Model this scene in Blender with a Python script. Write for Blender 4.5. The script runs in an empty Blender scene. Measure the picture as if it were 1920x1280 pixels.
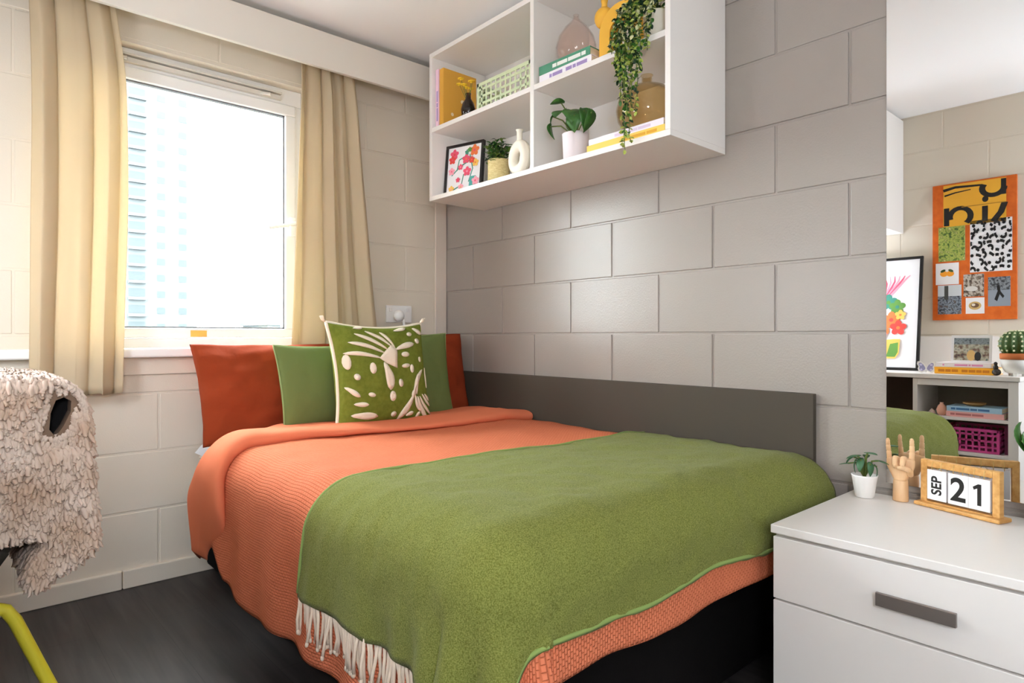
import bpy, bmesh, math, random
from mathutils import Vector, Matrix, noise
from mathutils.geometry import tessellate_polygon
random.seed(7)
SC = bpy.context.scene
COL = SC.collection
PI = math.pi

# ------------------------------------------------------------------ camera, sky, exposure
CAM_H = 0.952
F_PX = 1194.34
YAW = math.radians(41.838)
GREY_X, WIN_Y, OPP_X, BACK_Y, CEIL = 2.011, 2.776, -0.48, -1.45, 2.317
cam_d = bpy.data.cameras.new('camera')
cam = bpy.data.objects.new('camera', cam_d); COL.objects.link(cam)
cam_d.sensor_width = 36.0
cam_d.lens = F_PX / 1920 * 36.0
cam_d.shift_y = -9.3 / 1920
cam_d.clip_start = 0.02; cam_d.clip_end = 1000
cam.location = (0, 0, CAM_H)
cam.rotation_euler = (PI / 2, 0, -YAW)
SC.camera = cam

SKY = 35.0
FILL_BACK = 56.0  # strength of the fill globe added behind the camera
FILL_DESK = 42.0  # strength of the fill globe added on the desk
FILL_DESK_XY, FILL_DESK_Z = (-.25, 1.80), 1.2
FILL_BACK_XY, FILL_BACK_Z, FILL_COL = (-.26, -.50), 1.3, '#e6f0ff'
world = bpy.data.worlds.new('overcast_sky'); SC.world = world; world.use_nodes = True
bg = world.node_tree.nodes['Background']
bg.inputs['Color'].default_value = (0.93, 0.97, 1.0, 1); bg.inputs['Strength'].default_value = SKY

SC.view_settings.view_transform = 'Standard'; SC.view_settings.look = 'None'
SC.view_settings.gamma = 1.0; SC.view_settings.use_curve_mapping = False
SC.view_settings.exposure = 0.0
SC.cycles.max_bounces = 16; SC.cycles.diffuse_bounces = 8; SC.cycles.transparent_max_bounces = 16

# ------------------------------------------------------------------ materials
def lin(h):
    h = h.lstrip('#'); o = []
    for i in (0, 2, 4):
        v = int(h[i:i+2], 16) / 255
        o.append(v / 12.92 if v <= .04045 else ((v + .055) / 1.055) ** 2.4)
    return (*o, 1)
MATS = {}
def mat(name, col, rough=.5, metal=0, bump=0, bscale=100, col2=None, cscale=20, spec=.5, sheen=0, trans=0, cstretch=None,
        bdist=.002, alpha=None, transl=0, emit=0, ior=1.45, detail=3, ramp=(.35, .65), cdetail=4):
    if name in MATS: return MATS[name]
    m = bpy.data.materials.new(name); m.use_nodes = True
    nt = m.node_tree; b = nt.nodes['Principled BSDF']; L = nt.links
    b.inputs['Base Color'].default_value = lin(col); b.inputs['Roughness'].default_value = rough
    b.inputs['Metallic'].default_value = metal; b.inputs['Specular IOR Level'].default_value = spec
    b.inputs['IOR'].default_value = ior
    if sheen: b.inputs['Sheen Weight'].default_value = sheen; b.inputs['Sheen Roughness'].default_value = .5
    if trans: b.inputs['Transmission Weight'].default_value = trans
    if emit: b.inputs['Emission Color'].default_value = lin(col); b.inputs['Emission Strength'].default_value = emit
    tc = nt.nodes.new('ShaderNodeTexCoord')
    if col2:
        n = nt.nodes.new('ShaderNodeTexNoise'); n.inputs['Scale'].default_value = cscale; n.inputs['Detail'].default_value = cdetail
        src = tc.outputs['Object']
        if cstretch:
            mp = nt.nodes.new('ShaderNodeMapping'); mp.inputs['Scale'].default_value = cstretch
            L.new(src, mp.inputs['Vector']); src = mp.outputs['Vector']
        L.new(src, n.inputs['Vector'])
        r = nt.nodes.new('ShaderNodeValToRGB'); r.color_ramp.elements[0].color = lin(col); r.color_ramp.elements[1].color = lin(col2)
        r.color_ramp.elements[0].position, r.color_ramp.elements[1].position = ramp
        L.new(n.outputs['Fac'], r.inputs['Fac']); L.new(r.outputs['Color'], b.inputs['Base Color'])
    if bump:
        n = nt.nodes.new('ShaderNodeTexNoise'); n.inputs['Scale'].default_value = bscale; n.inputs['Detail'].default_value = detail
        L.new(tc.outputs['Object'], n.inputs['Vector'])
        bp = nt.nodes.new('ShaderNodeBump'); bp.inputs['Strength'].default_value = bump; bp.inputs['Distance'].default_value = bdist
        L.new(n.outputs['Fac'], bp.inputs['Height']); L.new(bp.outputs['Normal'], b.inputs['Normal'])
    if transl:
        t = nt.nodes.new('ShaderNodeBsdfTranslucent'); t.inputs['Color'].default_value = lin(col)
        mx = nt.nodes.new('ShaderNodeMixShader'); mx.inputs['Fac'].default_value = transl
        L.new(b.outputs['BSDF'], mx.inputs[1]); L.new(t.outputs['BSDF'], mx.inputs[2])
        L.new(mx.outputs['Shader'], nt.nodes['Material Output'].inputs['Surface'])
    MATS[name] = m
    return m

def thin_glass(name, tint, refl=.06, density=1.0):
    m = bpy.data.materials.new(name); m.use_nodes = True; nt = m.node_tree
    nt.nodes.remove(nt.nodes['Principled BSDF'])
    t = nt.nodes.new('ShaderNodeBsdfTransparent'); t.inputs['Color'].default_value = lin(tint)
    g = nt.nodes.new('ShaderNodeBsdfGlossy'); g.inputs['Roughness'].default_value = .03
    f = nt.nodes.new('ShaderNodeLayerWeight'); f.inputs['Blend'].default_value = .5
    pw = nt.nodes.new('ShaderNodeMath'); pw.operation = 'POWER'; pw.inputs[1].default_value = 4.0
    ad = nt.nodes.new('ShaderNodeMath'); ad.operation = 'MULTIPLY_ADD'; ad.inputs[1].default_value = .8; ad.inputs[2].default_value = refl
    nt.links.new(f.outputs['Facing'], pw.inputs[0]); nt.links.new(pw.outputs[0], ad.inputs[0])
    mx = nt.nodes.new('ShaderNodeMixShader')
    nt.links.new(ad.outputs[0], mx.inputs['Fac']); nt.links.new(t.outputs['BSDF'], mx.inputs[1]); nt.links.new(g.outputs['BSDF'], mx.inputs[2])
    nt.links.new(mx.outputs['Shader'], nt.nodes['Material Output'].inputs['Surface'])
    MATS[name] = m
    return m

grey_paint = mat('grey_block_paint', '#9a928b', .30, bump=.5, bscale=150, bdist=.0014, detail=4)
cream_paint = mat('cream_block_paint', '#d8cebd', .5, bump=.3, bscale=200, bdist=.0012, detail=4)
plaster = mat('white_plaster', '#f8f6f4', .8, bump=.05, bscale=60)
white_lam = mat('white_laminate', '#eae6e1', .35)
chest_lam = mat('chest_laminate', '#e6e2dd', .38)
pvc = mat('white_window_pvc', '#eeece8', .3)
pelmet_m = mat('pelmet_paint', '#d9d2c6', .5)
black_m = mat('black_bed_fabric', '#0c0908', .9, spec=.15, bump=.2, bscale=300)
head_m = mat('charcoal_board', '#4b443b', .65, spec=.25)
duvet_smooth = mat('terracotta_cotton', '#d87a58', .9, spec=.08, bump=.25, bscale=18, bdist=.004)
pillow_m = mat('rust_pillow_cotton', '#8a381d', .9, spec=.1, bump=.5, bscale=11, bdist=.012)
green_m = mat('green_cushion_velvet', '#637040', .9, spec=.1, bump=.45, bscale=11, bdist=.010)
pattern_m = mat('olive_cushion_cotton', '#747e31', .9, spec=.1, bump=.25, bscale=40, bdist=.003, col2='#667128', cscale=60)
cream_m = mat('cream_embroidery', '#efe3cc', .95, bump=.5, bscale=300)
throw_m = mat('green_wool_throw', '#5e6329', .95, spec=.05, sheen=.06, bump=.6, bscale=330, bdist=.0015, col2='#808546', cscale=420, cdetail=3)
throw_edge = mat('green_throw_hem', '#7f9450', .95)
tassel_m = mat('cream_tassel_wool', '#dccbb6', .95)
sheet_m = mat('pale_blue_sheet', '#dde1e6', .8)
matt_m = mat('mattress_fabric', '#cfc8ba', .8)
curtain_m = mat('beige_curtain', '#d9c9ab', .9, spec=.1, transl=.38, bump=.1, bscale=400)
skin_wood = mat('pale_beech', '#e2bd93', .5, col2='#d3a678', cscale=30, cstretch=(1, 1, .15))
oak = mat('honey_wood', '#d9a866', .5, col2='#c48f4b', cscale=20, cstretch=(4, 1, 4))
steel = mat('brushed_steel', '#8f8680', .35, metal=.7)
brass = mat('brass_wire', '#c9a86a', .35, metal=.8)
paper = mat('white_paper', '#f1eff0', .7)
ink = mat('black_ink', '#15120f', .6)
blackframe = mat('black_frame', '#15110f', .4)
yellow_leg = mat('yellow_metal', '#d8cc3a', .3)
shell_m = mat('dark_shell_plastic', '#2f2a24', .5)
fleece_m = mat('beige_fleece', '#dccabb', 1, spec=.1, col2='#bfa48e', cscale=9)
soil = mat('dark_soil', '#241a12', .95, bump=.6, bscale=200)
leaf_d = mat('dark_leaf', '#2f5a22', .38, transl=.1, col2='#40752c', cscale=40)
leaf_k = mat('very_dark_leaf', '#1f3a26', .4, transl=.1)
leaf_l = mat('lime_leaf', '#9db33f', .45, transl=.2, col2='#c5cf7a', cscale=120)
leaf_p = mat('pale_variegated_leaf', '#cfd0a0', .5, transl=.2)
stem_m = mat('green_stem', '#5d6b2e', .6)

def floor_mat():
    m = bpy.data.materials.new('dark_wood_vinyl'); m.use_nodes = True; nt = m.node_tree; L = nt.links
    b = nt.nodes['Principled BSDF']; tc = nt.nodes.new('ShaderNodeTexCoord')
    mp = nt.nodes.new('ShaderNodeMapping'); mp.inputs['Scale'].default_value = (16, 1.1, 1)
    L.new(tc.outputs['Object'], mp.inputs['Vector'])
    n = nt.nodes.new('ShaderNodeTexNoise'); n.inputs['Scale'].default_value = 2.2; n.inputs['Detail'].default_value = 7; n.inputs['Distortion'].default_value = .4
    L.new(mp.outputs['Vector'], n.inputs['Vector'])
    r = nt.nodes.new('ShaderNodeValToRGB'); r.color_ramp.elements[0].position = .3; r.color_ramp.elements[1].position = .75
    r.color_ramp.elements[0].color = lin('#262120'); r.color_ramp.elements[1].color = lin('#463f3d')
    L.new(n.outputs['Fac'], r.inputs['Fac'])
    br = nt.nodes.new('ShaderNodeTexBrick'); mp2 = nt.nodes.new('ShaderNodeMapping'); mp2.inputs['Rotation'].default_value = (0, 0, PI/2)
    L.new(tc.outputs['Object'], mp2.inputs['Vector']); L.new(mp2.outputs['Vector'], br.inputs['Vector'])
    br.inputs['Scale'].default_value = 1; br.inputs['Brick Width'].default_value = 1.2; br.inputs['Row Height'].default_value = .18
    br.inputs['Mortar Size'].default_value = .0012; br.inputs['Color1'].default_value = (.85, .85, .85, 1); br.inputs['Color2'].default_value = (1, 1, 1, 1)
    br.inputs['Mortar'].default_value = (.45, .45, .45, 1)
    mx = nt.nodes.new('ShaderNodeMix'); mx.data_type = 'RGBA'; mx.blend_type = 'MULTIPLY'; mx.inputs['Factor'].default_value = 1
    L.new(r.outputs['Color'], mx.inputs['A']); L.new(br.outputs['Color'], mx.inputs['B']); L.new(mx.outputs['Result'], b.inputs['Base Color'])
    b.inputs['Roughness'].default_value = .5
    bp = nt.nodes.new('ShaderNodeBump'); bp.inputs['Strength'].default_value = .15; bp.inputs['Distance'].default_value = .002
    L.new(n.outputs['Fac'], bp.inputs['Height']); L.new(bp.outputs['Normal'], b.inputs['Normal'])
    return m
floor_m = floor_mat()

def duvet_mat():
    # rows of little stitched puckers, in the sheet's own UV metres
    m = bpy.data.materials.new('terracotta_seersucker'); m.use_nodes = True; nt = m.node_tree; L = nt.links
    b = nt.nodes['Principled BSDF']; b.inputs['Roughness'].default_value = .9; b.inputs['Specular IOR Level'].default_value = .08
    tc = nt.nodes.new('ShaderNodeTexCoord')
    br = nt.nodes.new('ShaderNodeTexBrick'); L.new(tc.outputs['UV'], br.inputs['Vector'])
    br.inputs['Scale'].default_value = 1; br.inputs['Brick Width'].default_value = .012; br.inputs['Row Height'].default_value = .0075
    br.inputs['Mortar Size'].default_value = .0018; br.inputs['Mortar Smooth'].default_value = 1
    br.inputs['Color1'].default_value = lin('#dd815e'); br.inputs['Color2'].default_value = lin('#d97c5a'); br.inputs['Mortar'].default_value = lin('#cb6f4c')
    L.new(br.outputs['Color'], b.inputs['Base Color'])
    bp = nt.nodes.new('ShaderNodeBump'); bp.inputs['Strength'].default_value = .75; bp.inputs['Distance'].default_value = .003; bp.invert = True
    L.new(br.outputs['Fac'], bp.inputs['Height']); L.new(bp.outputs['Normal'], b.inputs['Normal'])
    return m
duvet_m = duvet_mat()
MATS['mirror'] = mat('mirror_silver', '#f4f5f4', .0, metal=1)
window_glass = thin_glass('window_glass', '#f7fbfb')
amber_glass = thin_glass('amber_glass', '#f5ecd9', .02)
pink_glass = thin_glass('pink_glass', '#fef9f7', .02)
smoke_glass = thin_glass('smoked_glass', '#a98a6c')

# ------------------------------------------------------------------ mesh helpers
class MB:
    def __init__(s): s.v = []; s.f = []; s.m = []; s.uv = None
    def add(s, v, f, mi=0, M=None):
        o = len(s.v)
        s.v += [tuple(M @ Vector(p)) if M else tuple(p) for p in v]
        s.f += [tuple(i + o for i in q) for q in f]; s.m += [mi] * len(f)
        return s
    def box(s, a, b, mi=0, M=None):
        x0, y0, z0 = a; x1, y1, z1 = b
        return s.add([(x0,y0,z0),(x1,y0,z0),(x1,y1,z0),(x0,y1,z0),(x0,y0,z1),(x1,y0,z1),(x1,y1,z1),(x0,y1,z1)],
                     [(0,3,2,1),(4,5,6,7),(0,1,5,4),(1,2,6,5),(2,3,7,6),(3,0,4,7)], mi, M)
    def lathe(s, prof, seg=24, mi=0, M=None, closed=True, sx=1, sy=1):
        v = []; f = []; n = len(prof)
        for r, z in prof:
            for k in range(seg):
                a = 2*PI*k/seg; v.append((r*math.cos(a)*sx, r*math.sin(a)*sy, z))
        for i in range(n-1):
            for k in range(seg):
                k2 = (k+1) % seg
                f.append((i*seg+k, i*seg+k2, (i+1)*seg+k2, (i+1)*seg+k))
        if closed:
            if prof[0][0] > 1e-6: f.append(tuple(reversed(range(seg))))
            if prof[-1][0] > 1e-6: f.append(tuple((n-1)*seg+k for k in range(seg)))
        return s.add(v, f, mi, M)
    def tube(s, pts, r, seg=8, mi=0, M=None, cap=True):
        pts = [Vector(p) for p in pts]; n = len(pts)
        rs = r if isinstance(r, (list, tuple)) else [r]*n
        v = []; f = []; up = None
        for i, p in enumerate(pts):
            t = (pts[min(i+1, n-1)] - pts[max(i-1, 0)]).normalized()
            if up is None:
                up = Vector((0, 0, 1)) if abs(t.z) < .9 else Vector((1, 0, 0))
            a = t.cross(up)
            if a.length < 1e-5: a = t.cross(Vector((0, 1, 0)))
            a.normalize(); b = a.cross(t).normalized(); up = b
            for k in range(seg):
                q = 2*PI*k/seg
                v.append(tuple(p + (a*math.cos(q) + b*math.sin(q)) * rs[i]))
        for i in range(n-1):
            for k in range(seg):
                k2 = (k+1) % seg
                f.append((i*seg+k, i*seg+k2, (i+1)*seg+k2, (i+1)*seg+k))
        if cap:
            f.append(tuple(reversed(range(seg)))); f.append(tuple((n-1)*seg+k for k in range(seg)))
        return s.add(v, f, mi, M)
    def ell(s, c, r, seg=16, rings=10, mi=0, M=None):
        T = Matrix.Translation(c) @ Matrix.Diagonal((*r, 1))
        if M: T = M @ T
        return s.lathe([(max(math.sin(PI*i/rings), 0), -math.cos(PI*i/rings)) for i in range(rings+1)], seg, mi, T, closed=False)
    def prism(s, loops, d0, d1, mi=0, M=None):
        # loops in (x,y), extruded along z d0..d1; first the outline, then holes
        tri = tessellate_polygon([[Vector((x, y, 0)) for x, y in lp] for lp in loops])
        flat = [p for lp in loops for p in lp]; n = len(flat)
        v = [(x, y, d0) for x, y in flat] + [(x, y, d1) for x, y in flat]
        f = [tuple(t) for t in tri] + [tuple(i+n for i in reversed(t)) for t in tri]
        o = 0
        for lp in loops:
            k = len(lp)
            for i in range(k):
                j = (i+1) % k; f.append((o+i, o+j, o+j+n, o+i+n))
            o += k
        return s.add(v, f, mi, M)
    def grid(s, fn, nu, nv, mi=0, closeu=False):
        v = [fn(i/(nu-1) if not closeu else i/nu, j/(nv-1)) for i in range(nu) for j in range(nv)]
        f = []
        for i in range(nu if closeu else nu-1):
            for j in range(nv-1):
                a = i*nv+j; b = ((i+1) % nu)*nv+j
                f.append((a, b, b+1, a+1))
        return s.add(v, f, mi)
    def mesh(s, name, mats, bev=0, seg=2, smooth=False, fix=False):
        me = bpy.data.meshes.new(name); me.from_pydata(s.v, [], s.f)
        for m in (mats if isinstance(mats, (list, tuple)) else [mats]): me.materials.append(m)
        me.polygons.foreach_set('material_index', s.m)
        if s.uv:
            ul = me.uv_layers.new(name='UVMap')
            for lp in me.loops: ul.data[lp.index].uv = s.uv[lp.vertex_index]
        if bev or fix:
            bm = bmesh.new(); bm.from_mesh(me)
            if fix: bmesh.ops.recalc_face_normals(bm, faces=bm.faces)
            if bev:
                es = [e for e in bm.edges if len(e.link_faces) == 2 and e.calc_face_angle(0) > .6]
                bmesh.ops.bevel(bm, geom=es, offset=bev, segments=seg, affect='EDGES', profile=.5, clamp_overlap=True)
            bm.to_mesh(me); bm.free()
        if smooth: me.shade_smooth()
        return me
    def build(s, name, mats, parent=None, bev=0, seg=2, smooth=False, fix=False, world=False):
        if world and parent is not None:
            L = parent.location
            s.v = [(x-L.x, y-L.y, z-L.z) for x, y, z in s.v]
        return link(name, s.mesh(name, mats, bev, seg, smooth, fix), parent)

def link(name, me, parent=None):
    o = bpy.data.objects.new(name, me); COL.objects.link(o)
    if parent: o.parent = parent
    return o
def tag(o, label, cat, group=None, kind=None):
    o['label'] = label; o['category'] = cat
    if group: o['group'] = group
    if kind: o['kind'] = kind
    return o
def thing(name, label, cat, loc=(0,0,0), rot=(0,0,0), group=None):
    o = bpy.data.objects.new(name, None); COL.objects.link(o)
    o.location = loc; o.rotation_euler = rot; o.empty_display_size = .05
    return tag(o, label, cat, group)
def struct(o, label=None):
    o['kind'] = 'structure'
    if label: o['label'] = label
    return o
def bx(a, b, mi=0): return MB().box(a, b, mi)
def T(x, y, z): return Matrix.Translation((x, y, z))
def R(a, ax): return Matrix.Rotation(a, 4, ax)
def nz(x, y=0, z=0, s=1): return noise.noise(Vector((x*s, y*s, z*s)))
def smooth01(t): t = max(0, min(1, t)); return t*t*(3-2*t)
def ellipse(cx, cy, rx, ry, a=0, n=16):
    c, s = math.cos(a), math.sin(a)
    return [(cx + rx*math.cos(2*PI*k/n)*c - ry*math.sin(2*PI*k/n)*s, cy + rx*math.cos(2*PI*k/n)*s + ry*math.sin(2*PI*k/n)*c) for k in range(n)]
def stroke(pts, w0, w1=None):
    # a brush stroke outline along pts
    w1 = w0 if w1 is None else w1
    n = len(pts); Lf = []; Rt = []
    for i, (x, y) in enumerate(pts):
        x0, y0 = pts[max(i-1, 0)]; x1, y1 = pts[min(i+1, n-1)]
        d = math.hypot(x1-x0, y1-y0) or 1; nx, ny = -(y1-y0)/d, (x1-x0)/d
        w = (w0 + (w1-w0)*i/(n-1))/2
        Lf.append((x+nx*w, y+ny*w)); Rt.append((x-nx*w, y-ny*w))
    return Lf + Rt[::-1]
def arc(cx, cy, r, a0, a1, n=12, ry=None):
    ry = ry or r
    return [(cx + r*math.cos(a0+(a1-a0)*k/(n-1)), cy + ry*math.sin(a0+(a1-a0)*k/(n-1))) for k in range(n)]
def flat_print(shapes, z0=.0003, dz=.00005):
    # shapes: (polygon, material index) in local x,y; ink laid one over the next, facing +z
    mb = MB()
    for i, (poly, mi) in enumerate(shapes):
        z = z0 + dz*i
        tri = tessellate_polygon([[Vector((x, y, 0)) for x, y in poly]])
        a = sum(poly[k][0]*poly[(k+1) % len(poly)][1] - poly[(k+1) % len(poly)][0]*poly[k][1] for k in range(len(poly)))
        mb.add([(x, y, z) for x, y in poly], [tuple(t) for t in tri], mi)
    return mb
def text_mesh(body, size, material, extrude=.0002, bold=0):
    cu = bpy.data.curves.new('txt', 'FONT'); cu.body = body; cu.size = size; cu.align_x = 'CENTER'; cu.align_y = 'CENTER'; cu.extrude = extrude; cu.offset = bold
    ob = bpy.data.objects.new('txt', cu); COL.objects.link(ob)
    dg = bpy.context.evaluated_depsgraph_get(); dg.update()
    me = bpy.data.meshes.new_from_object(ob.evaluated_get(dg))
    bpy.data.objects.remove(ob); bpy.data.curves.remove(cu)
    me.materials.clear(); me.materials.append(material)
    return me

# ------------------------------------------------------------------ the room shell
def room_box(name, a, b, m, label): return struct(bx(a, b).build(name, m), label)
room_box('floor', (OPP_X-.2, BACK_Y-.2, -.1), (GREY_X+.2, WIN_Y+.02, 0), floor_m, 'dark grey wood-grain vinyl floor')
room_box('ceiling', (OPP_X-.2, BACK_Y-.2, CEIL), (GREY_X+.2, WIN_Y+.3, CEIL+.1), plaster, 'smooth white ceiling')
wr = room_box('wall_right', (GREY_X+.0045, BACK_Y-.2, 0), (GREY_X+.2, WIN_Y+.3, CEIL), grey_paint, 'grey painted block wall beside the bed')
wl = room_box('wall_left', (OPP_X-.2, BACK_Y-.2, 0), (OPP_X-.0022, WIN_Y+.3, CEIL), cream_paint, 'cream painted block wall behind the desk')
room_box('wall_back', (OPP_X-.2, BACK_Y-.2, 0), (GREY_X+.2, BACK_Y, CEIL), plaster, 'plain white wall')
# window wall, built round the opening
WX0, WX1, WZ0, WZ1 = .30, 1.235, .90, 2.072
ww = MB()
y0, y1 = WIN_Y+.0022, WIN_Y+.24
ww.box((OPP_X-.2, y0, 0), (WX0, y1, CEIL)); ww.box((WX1, y0, 0), (GREY_X+.2, y1, CEIL))
ww.box((WX0, y0, 0), (WX1, y1, WZ0)); ww.box((WX0, y0, WZ1), (WX1, y1, CEIL))
ww = struct(ww.build('wall_window', cream_paint), 'cream painted block wall around the window')

block_cache = {}
def block_mesh(w, h, m):
    k = (round(w, 3), round(h, 3), m.name)
    if k not in block_cache:
        block_cache[k] = bx((-w/2, 0, -h/2), (w/2, .016, h/2)).mesh('block', m, bev=.0028, seg=2)
    return block_cache[k]
def block_wall(parent, m, origin, axis, x_start, x_end, z_off, joint, facing_rot, hole=None, skip=None):
    J = .007
    k0 = int(math.floor((0 - z_off)/.225)); z = z_off + k0*.225; k = k0
    while z < CEIL - .01:
        z0, z1 = max(z, 0)+J/2, min(z+.225, CEIL)-J/2
        sh = joint + (.225 if k % 2 else 0)
        n0 = int(math.floor((x_start - sh)/.45))
        x = sh + n0*.45
        while x < x_end:
            a, b = max(x, x_start)+J/2, min(x+.45, x_end)-J/2
            rects = [(a, b, z0, z1)]
            if hole and a < hole[1] and b > hole[0] and z0 < hole[3] and z1 > hole[2]:
                hx0, hx1, hz0, hz1 = hole; rects = []
                if a < hx0: rects.append((a, hx0, z0, z1))
                if b > hx1: rects.append((hx1, b, z0, z1))
                aa, bb = max(a, hx0), min(b, hx1)
                if z0 < hz0: rects.append((aa, bb, z0, hz0))
                if z1 > hz1: rects.append((aa, bb, hz1, z1))
            for (p, q, r, s) in rects:
                if q-p < .02 or s-r < .012: continue
                o = link('block', block_mesh(q-p, s-r, m), parent)
                d = random.uniform(-.0008, .0008)
                c = Vector(((p+q)/2, 0, (r+s)/2))
                if axis == 'Y': o.location = (origin + d, c.x, c.z)
                else: o.location = (c.x, origin + d, c.z)
                o.rotation_euler = (random.uniform(-.002, .002), 0, facing_rot + random.uniform(-.0015, .0015))
            x += .45
        z += .225; k += 1
# course joints: grey wall z = .964 + n*.225 ; window wall z = .958 + n*.225
block_wall(wr, grey_paint, GREY_X, 'Y', BACK_Y, WIN_Y, .064, 2.092-.225, -PI/2)
block_wall(ww, cream_paint, WIN_Y, 'X', OPP_X, 1.938, .058, 1.758-.225, 0, hole=(WX0, WX1, WZ0-.08, WZ1))
block_wall(wl, cream_paint, OPP_X, 'Y', .0, WIN_Y, .06, .9, PI/2)

struct(bx((1.941, WIN_Y-.006, 0), (GREY_X, WIN_Y+.02, CEIL)).build('trim_1', mat('corner_trim', '#d3c6b8', .6), bev=.003), 'narrow cream corner strip between the two walls')
struct(bx((OPP_X, WIN_Y-.016, 0), (.505, WIN_Y+.02, .069)).build('baseboard_window', cream_paint, bev=.004), 'low cream skirting under the window')
struct(bx((.508, WIN_Y-.016, 0), (GREY_X, WIN_Y+.02, .069)).build('baseboard_window_2', cream_paint, bev=.004), 'low cream skirting running behind the bed')
struct(bx((WX0, WIN_Y-.012, .805), (WX1, WIN_Y+.05, .872)).build('trim_2', cream_paint, bev=.003), 'cream board under the window sill')

# pelmet over the window
pel = struct(thing('trim_3', 'cream boxed curtain pelmet under the ceiling', 'pelmet', (.77, 2.62, 2.12)))
del pel['category']
bx((OPP_X, 2.61, 2.12), (GREY_X, 2.63, 2.278)).build('front_board', pelmet_m, pel, bev=.002, world=True)
bx((OPP_X, 2.63, 2.262), (GREY_X, WIN_Y, 2.276)).build('top_board', pelmet_m, pel, bev=.001, world=True)

# window
win = struct(thing('window_1', 'white framed single window with a bright overcast view', 'window', (.77, 2.83, .93)))
del win['category']
FY0, FY1 = WIN_Y+.06, WIN_Y+.12
fr = MB()
fr.box((WX0, FY0, .905), (WX1, FY1, .945)); fr.box((WX0, FY0, 2.0), (WX1, FY1, WZ1))
fr.box((WX0, FY0, .945), (WX0+.03, FY1, 2.0)); fr.box((WX1-.03, FY0, .945), (WX1, FY1, 2.0))
fr.build('frame', pvc, win, bev=.004, world=True)
sa = MB(); a, b, c, d = WX0+.032, WX1-.032, .947, 1.998; w = .047
sa.box((a, FY0-.012, c), (b, FY1-.012, c+w-.008)); sa.box((a, FY0-.012, d-w), (b, FY1-.012, d))
sa.box((a, FY0-.012, c+w-.008), (a+w, FY1-.012, d-w)); sa.box((b-w, FY0-.012, c+w-.008), (b, FY1-.012, d-w))
sa.build('sash', pvc, win, bev=.005, world=True)
gk = MB(); g = .006; gm = mat('grey_gasket', '#6f6f72', .6); a2, b2, c2, d2 = a+w, b-w, c+w-.008, d-w
gk.box((a2, FY0+.002, c2), (b2, FY0+.02, c2+g)); gk.box((a2, FY0+.002, d2-g), (b2, FY0+.02, d2))
gk.box((a2, FY0+.002, c2), (a2+g, FY0+.02, d2)); gk.box((b2-g, FY0+.002, c2), (b2, FY0+.02, d2))
gk.build('gasket', gm, win, world=True)
bx((a2, FY0+.026, c2), (b2, FY0+.03, d2)).build('pane', window_glass, win, world=True)
hd = MB(); hd.box((1.172, FY0-.032, 1.405), (1.196, FY0-.012, 1.49)); hd.tube([(1.184, FY0-.03, 1.46), (1.184, FY0-.06, 1.46), (1.12, FY0-.064, 1.44), (1.06, FY0-.064, 1.425)], .008)
hd.build('handle', pvc, win, bev=.002, world=True)
vent = MB(); vent.box((WX0+.19, FY0-.02, 2.012), (WX1-.1, FY0, 2.03)); vent.box((WX0+.19, FY0-.028, 2.036), (WX1-.1, FY0, 2.044))
for k in range(2): vent.tube([(WX0+.19+k*.55, FY0-.02, 2.02), (WX0+.23+k*.55, FY0-.034, 2.02)], .008)
vent.build('trickle_vent', mat('vent_pvc', '#d4cfc4', .4), win, world=True)
bx((0.06, 2.722, .872), (WX1+.03, FY0+.005, .908)).build('sill', pvc, win, bev=.008, seg=3, world=True)
st = MB(); st.box((.76, FY0-.0145, .951), (.822, FY0-.0125, .977))
tag(st.build('sticker', mat('orange_sticker', '#e0a24a', .5)), 'small orange sticker on the lower window frame', 'sticker')

# ------------------------------------------------------------------ outside
tower_m = mat('pale_concrete', '#434748', .9); tower_w = mat('tower_glazing', '#3b4041', .9, spec=.1); rail_m = mat('balcony_concrete', '#43484a', .9)
TX0, TX1, TY = 28.2, 41.6, 150.0
GZ = -18.0
struct(bx((-400, 8, GZ-.5), (500, 600, GZ)).build('ground', mat('pale_ground', '#4a4d4a', .9)), 'pale ground far below the window')
tw = thing('tower_block', 'tall pale tower block with rows of windows seen through the window', 'building', (35, 155, GZ))
bx((TX0, TY, GZ), (TX1, TY+14, 62)).build('wall', tower_m, tw, world=True)
bx((TX0+1, TY+2, 62), (TX1-5, TY+10, 65)).build('roof_plant', tower_m, tw, world=True)
wm = bx((-.75, -.05, -.7), (.75, .25, .7)).mesh('window', tower_w)
bm_ = bx((-1.6, -.9, -.5), (1.6, .1, .1)).mesh('balcony', rail_m); dm = bx((-1.5, -.06, 0), (1.5, .1, 1.7)).mesh('balcony_door', tower_w)
for k in range(22):
    z = GZ + 2.5 + k*3.45
    for x in (TX0+6.4, TX0+10.6):
        o = link('window', wm, tw); o.location = (x-35, TY-155, z+1.2-GZ)
    o = link('balcony', bm_, tw); o.location = (TX0+1.9-35, TY-155, z+.4-GZ)
    o = link('balcony_door', dm, tw); o.location = (TX0+1.9-35, TY-155, z+.6-GZ)
lo = thing('low_building', 'low pale building at the foot of the window view', 'building', (62, 130, GZ))
bx((48, 126, GZ), (84, 140, 3.2)).build('wall', mat('low_render', '#474b4b', .9), lo, world=True)
bx((47.5, 125.6, 3.2), (84.5, 140.4, 3.8)).build('roof', tower_m, lo, world=True)
for k in range(8):
    bx((50+k*4.2, 125.9, -.4), (52+k*4.2, 126.2, 1.6)).build('window', tower_w, lo, world=True)
mid = thing('slab_block', 'faint pale apartment slab on the right of the window view', 'building', (86, 190, GZ))
bx((76, 188, GZ), (110, 200, 12)).build('wall', mat('far_render', '#494d4d', .9), mid, world=True)
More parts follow.
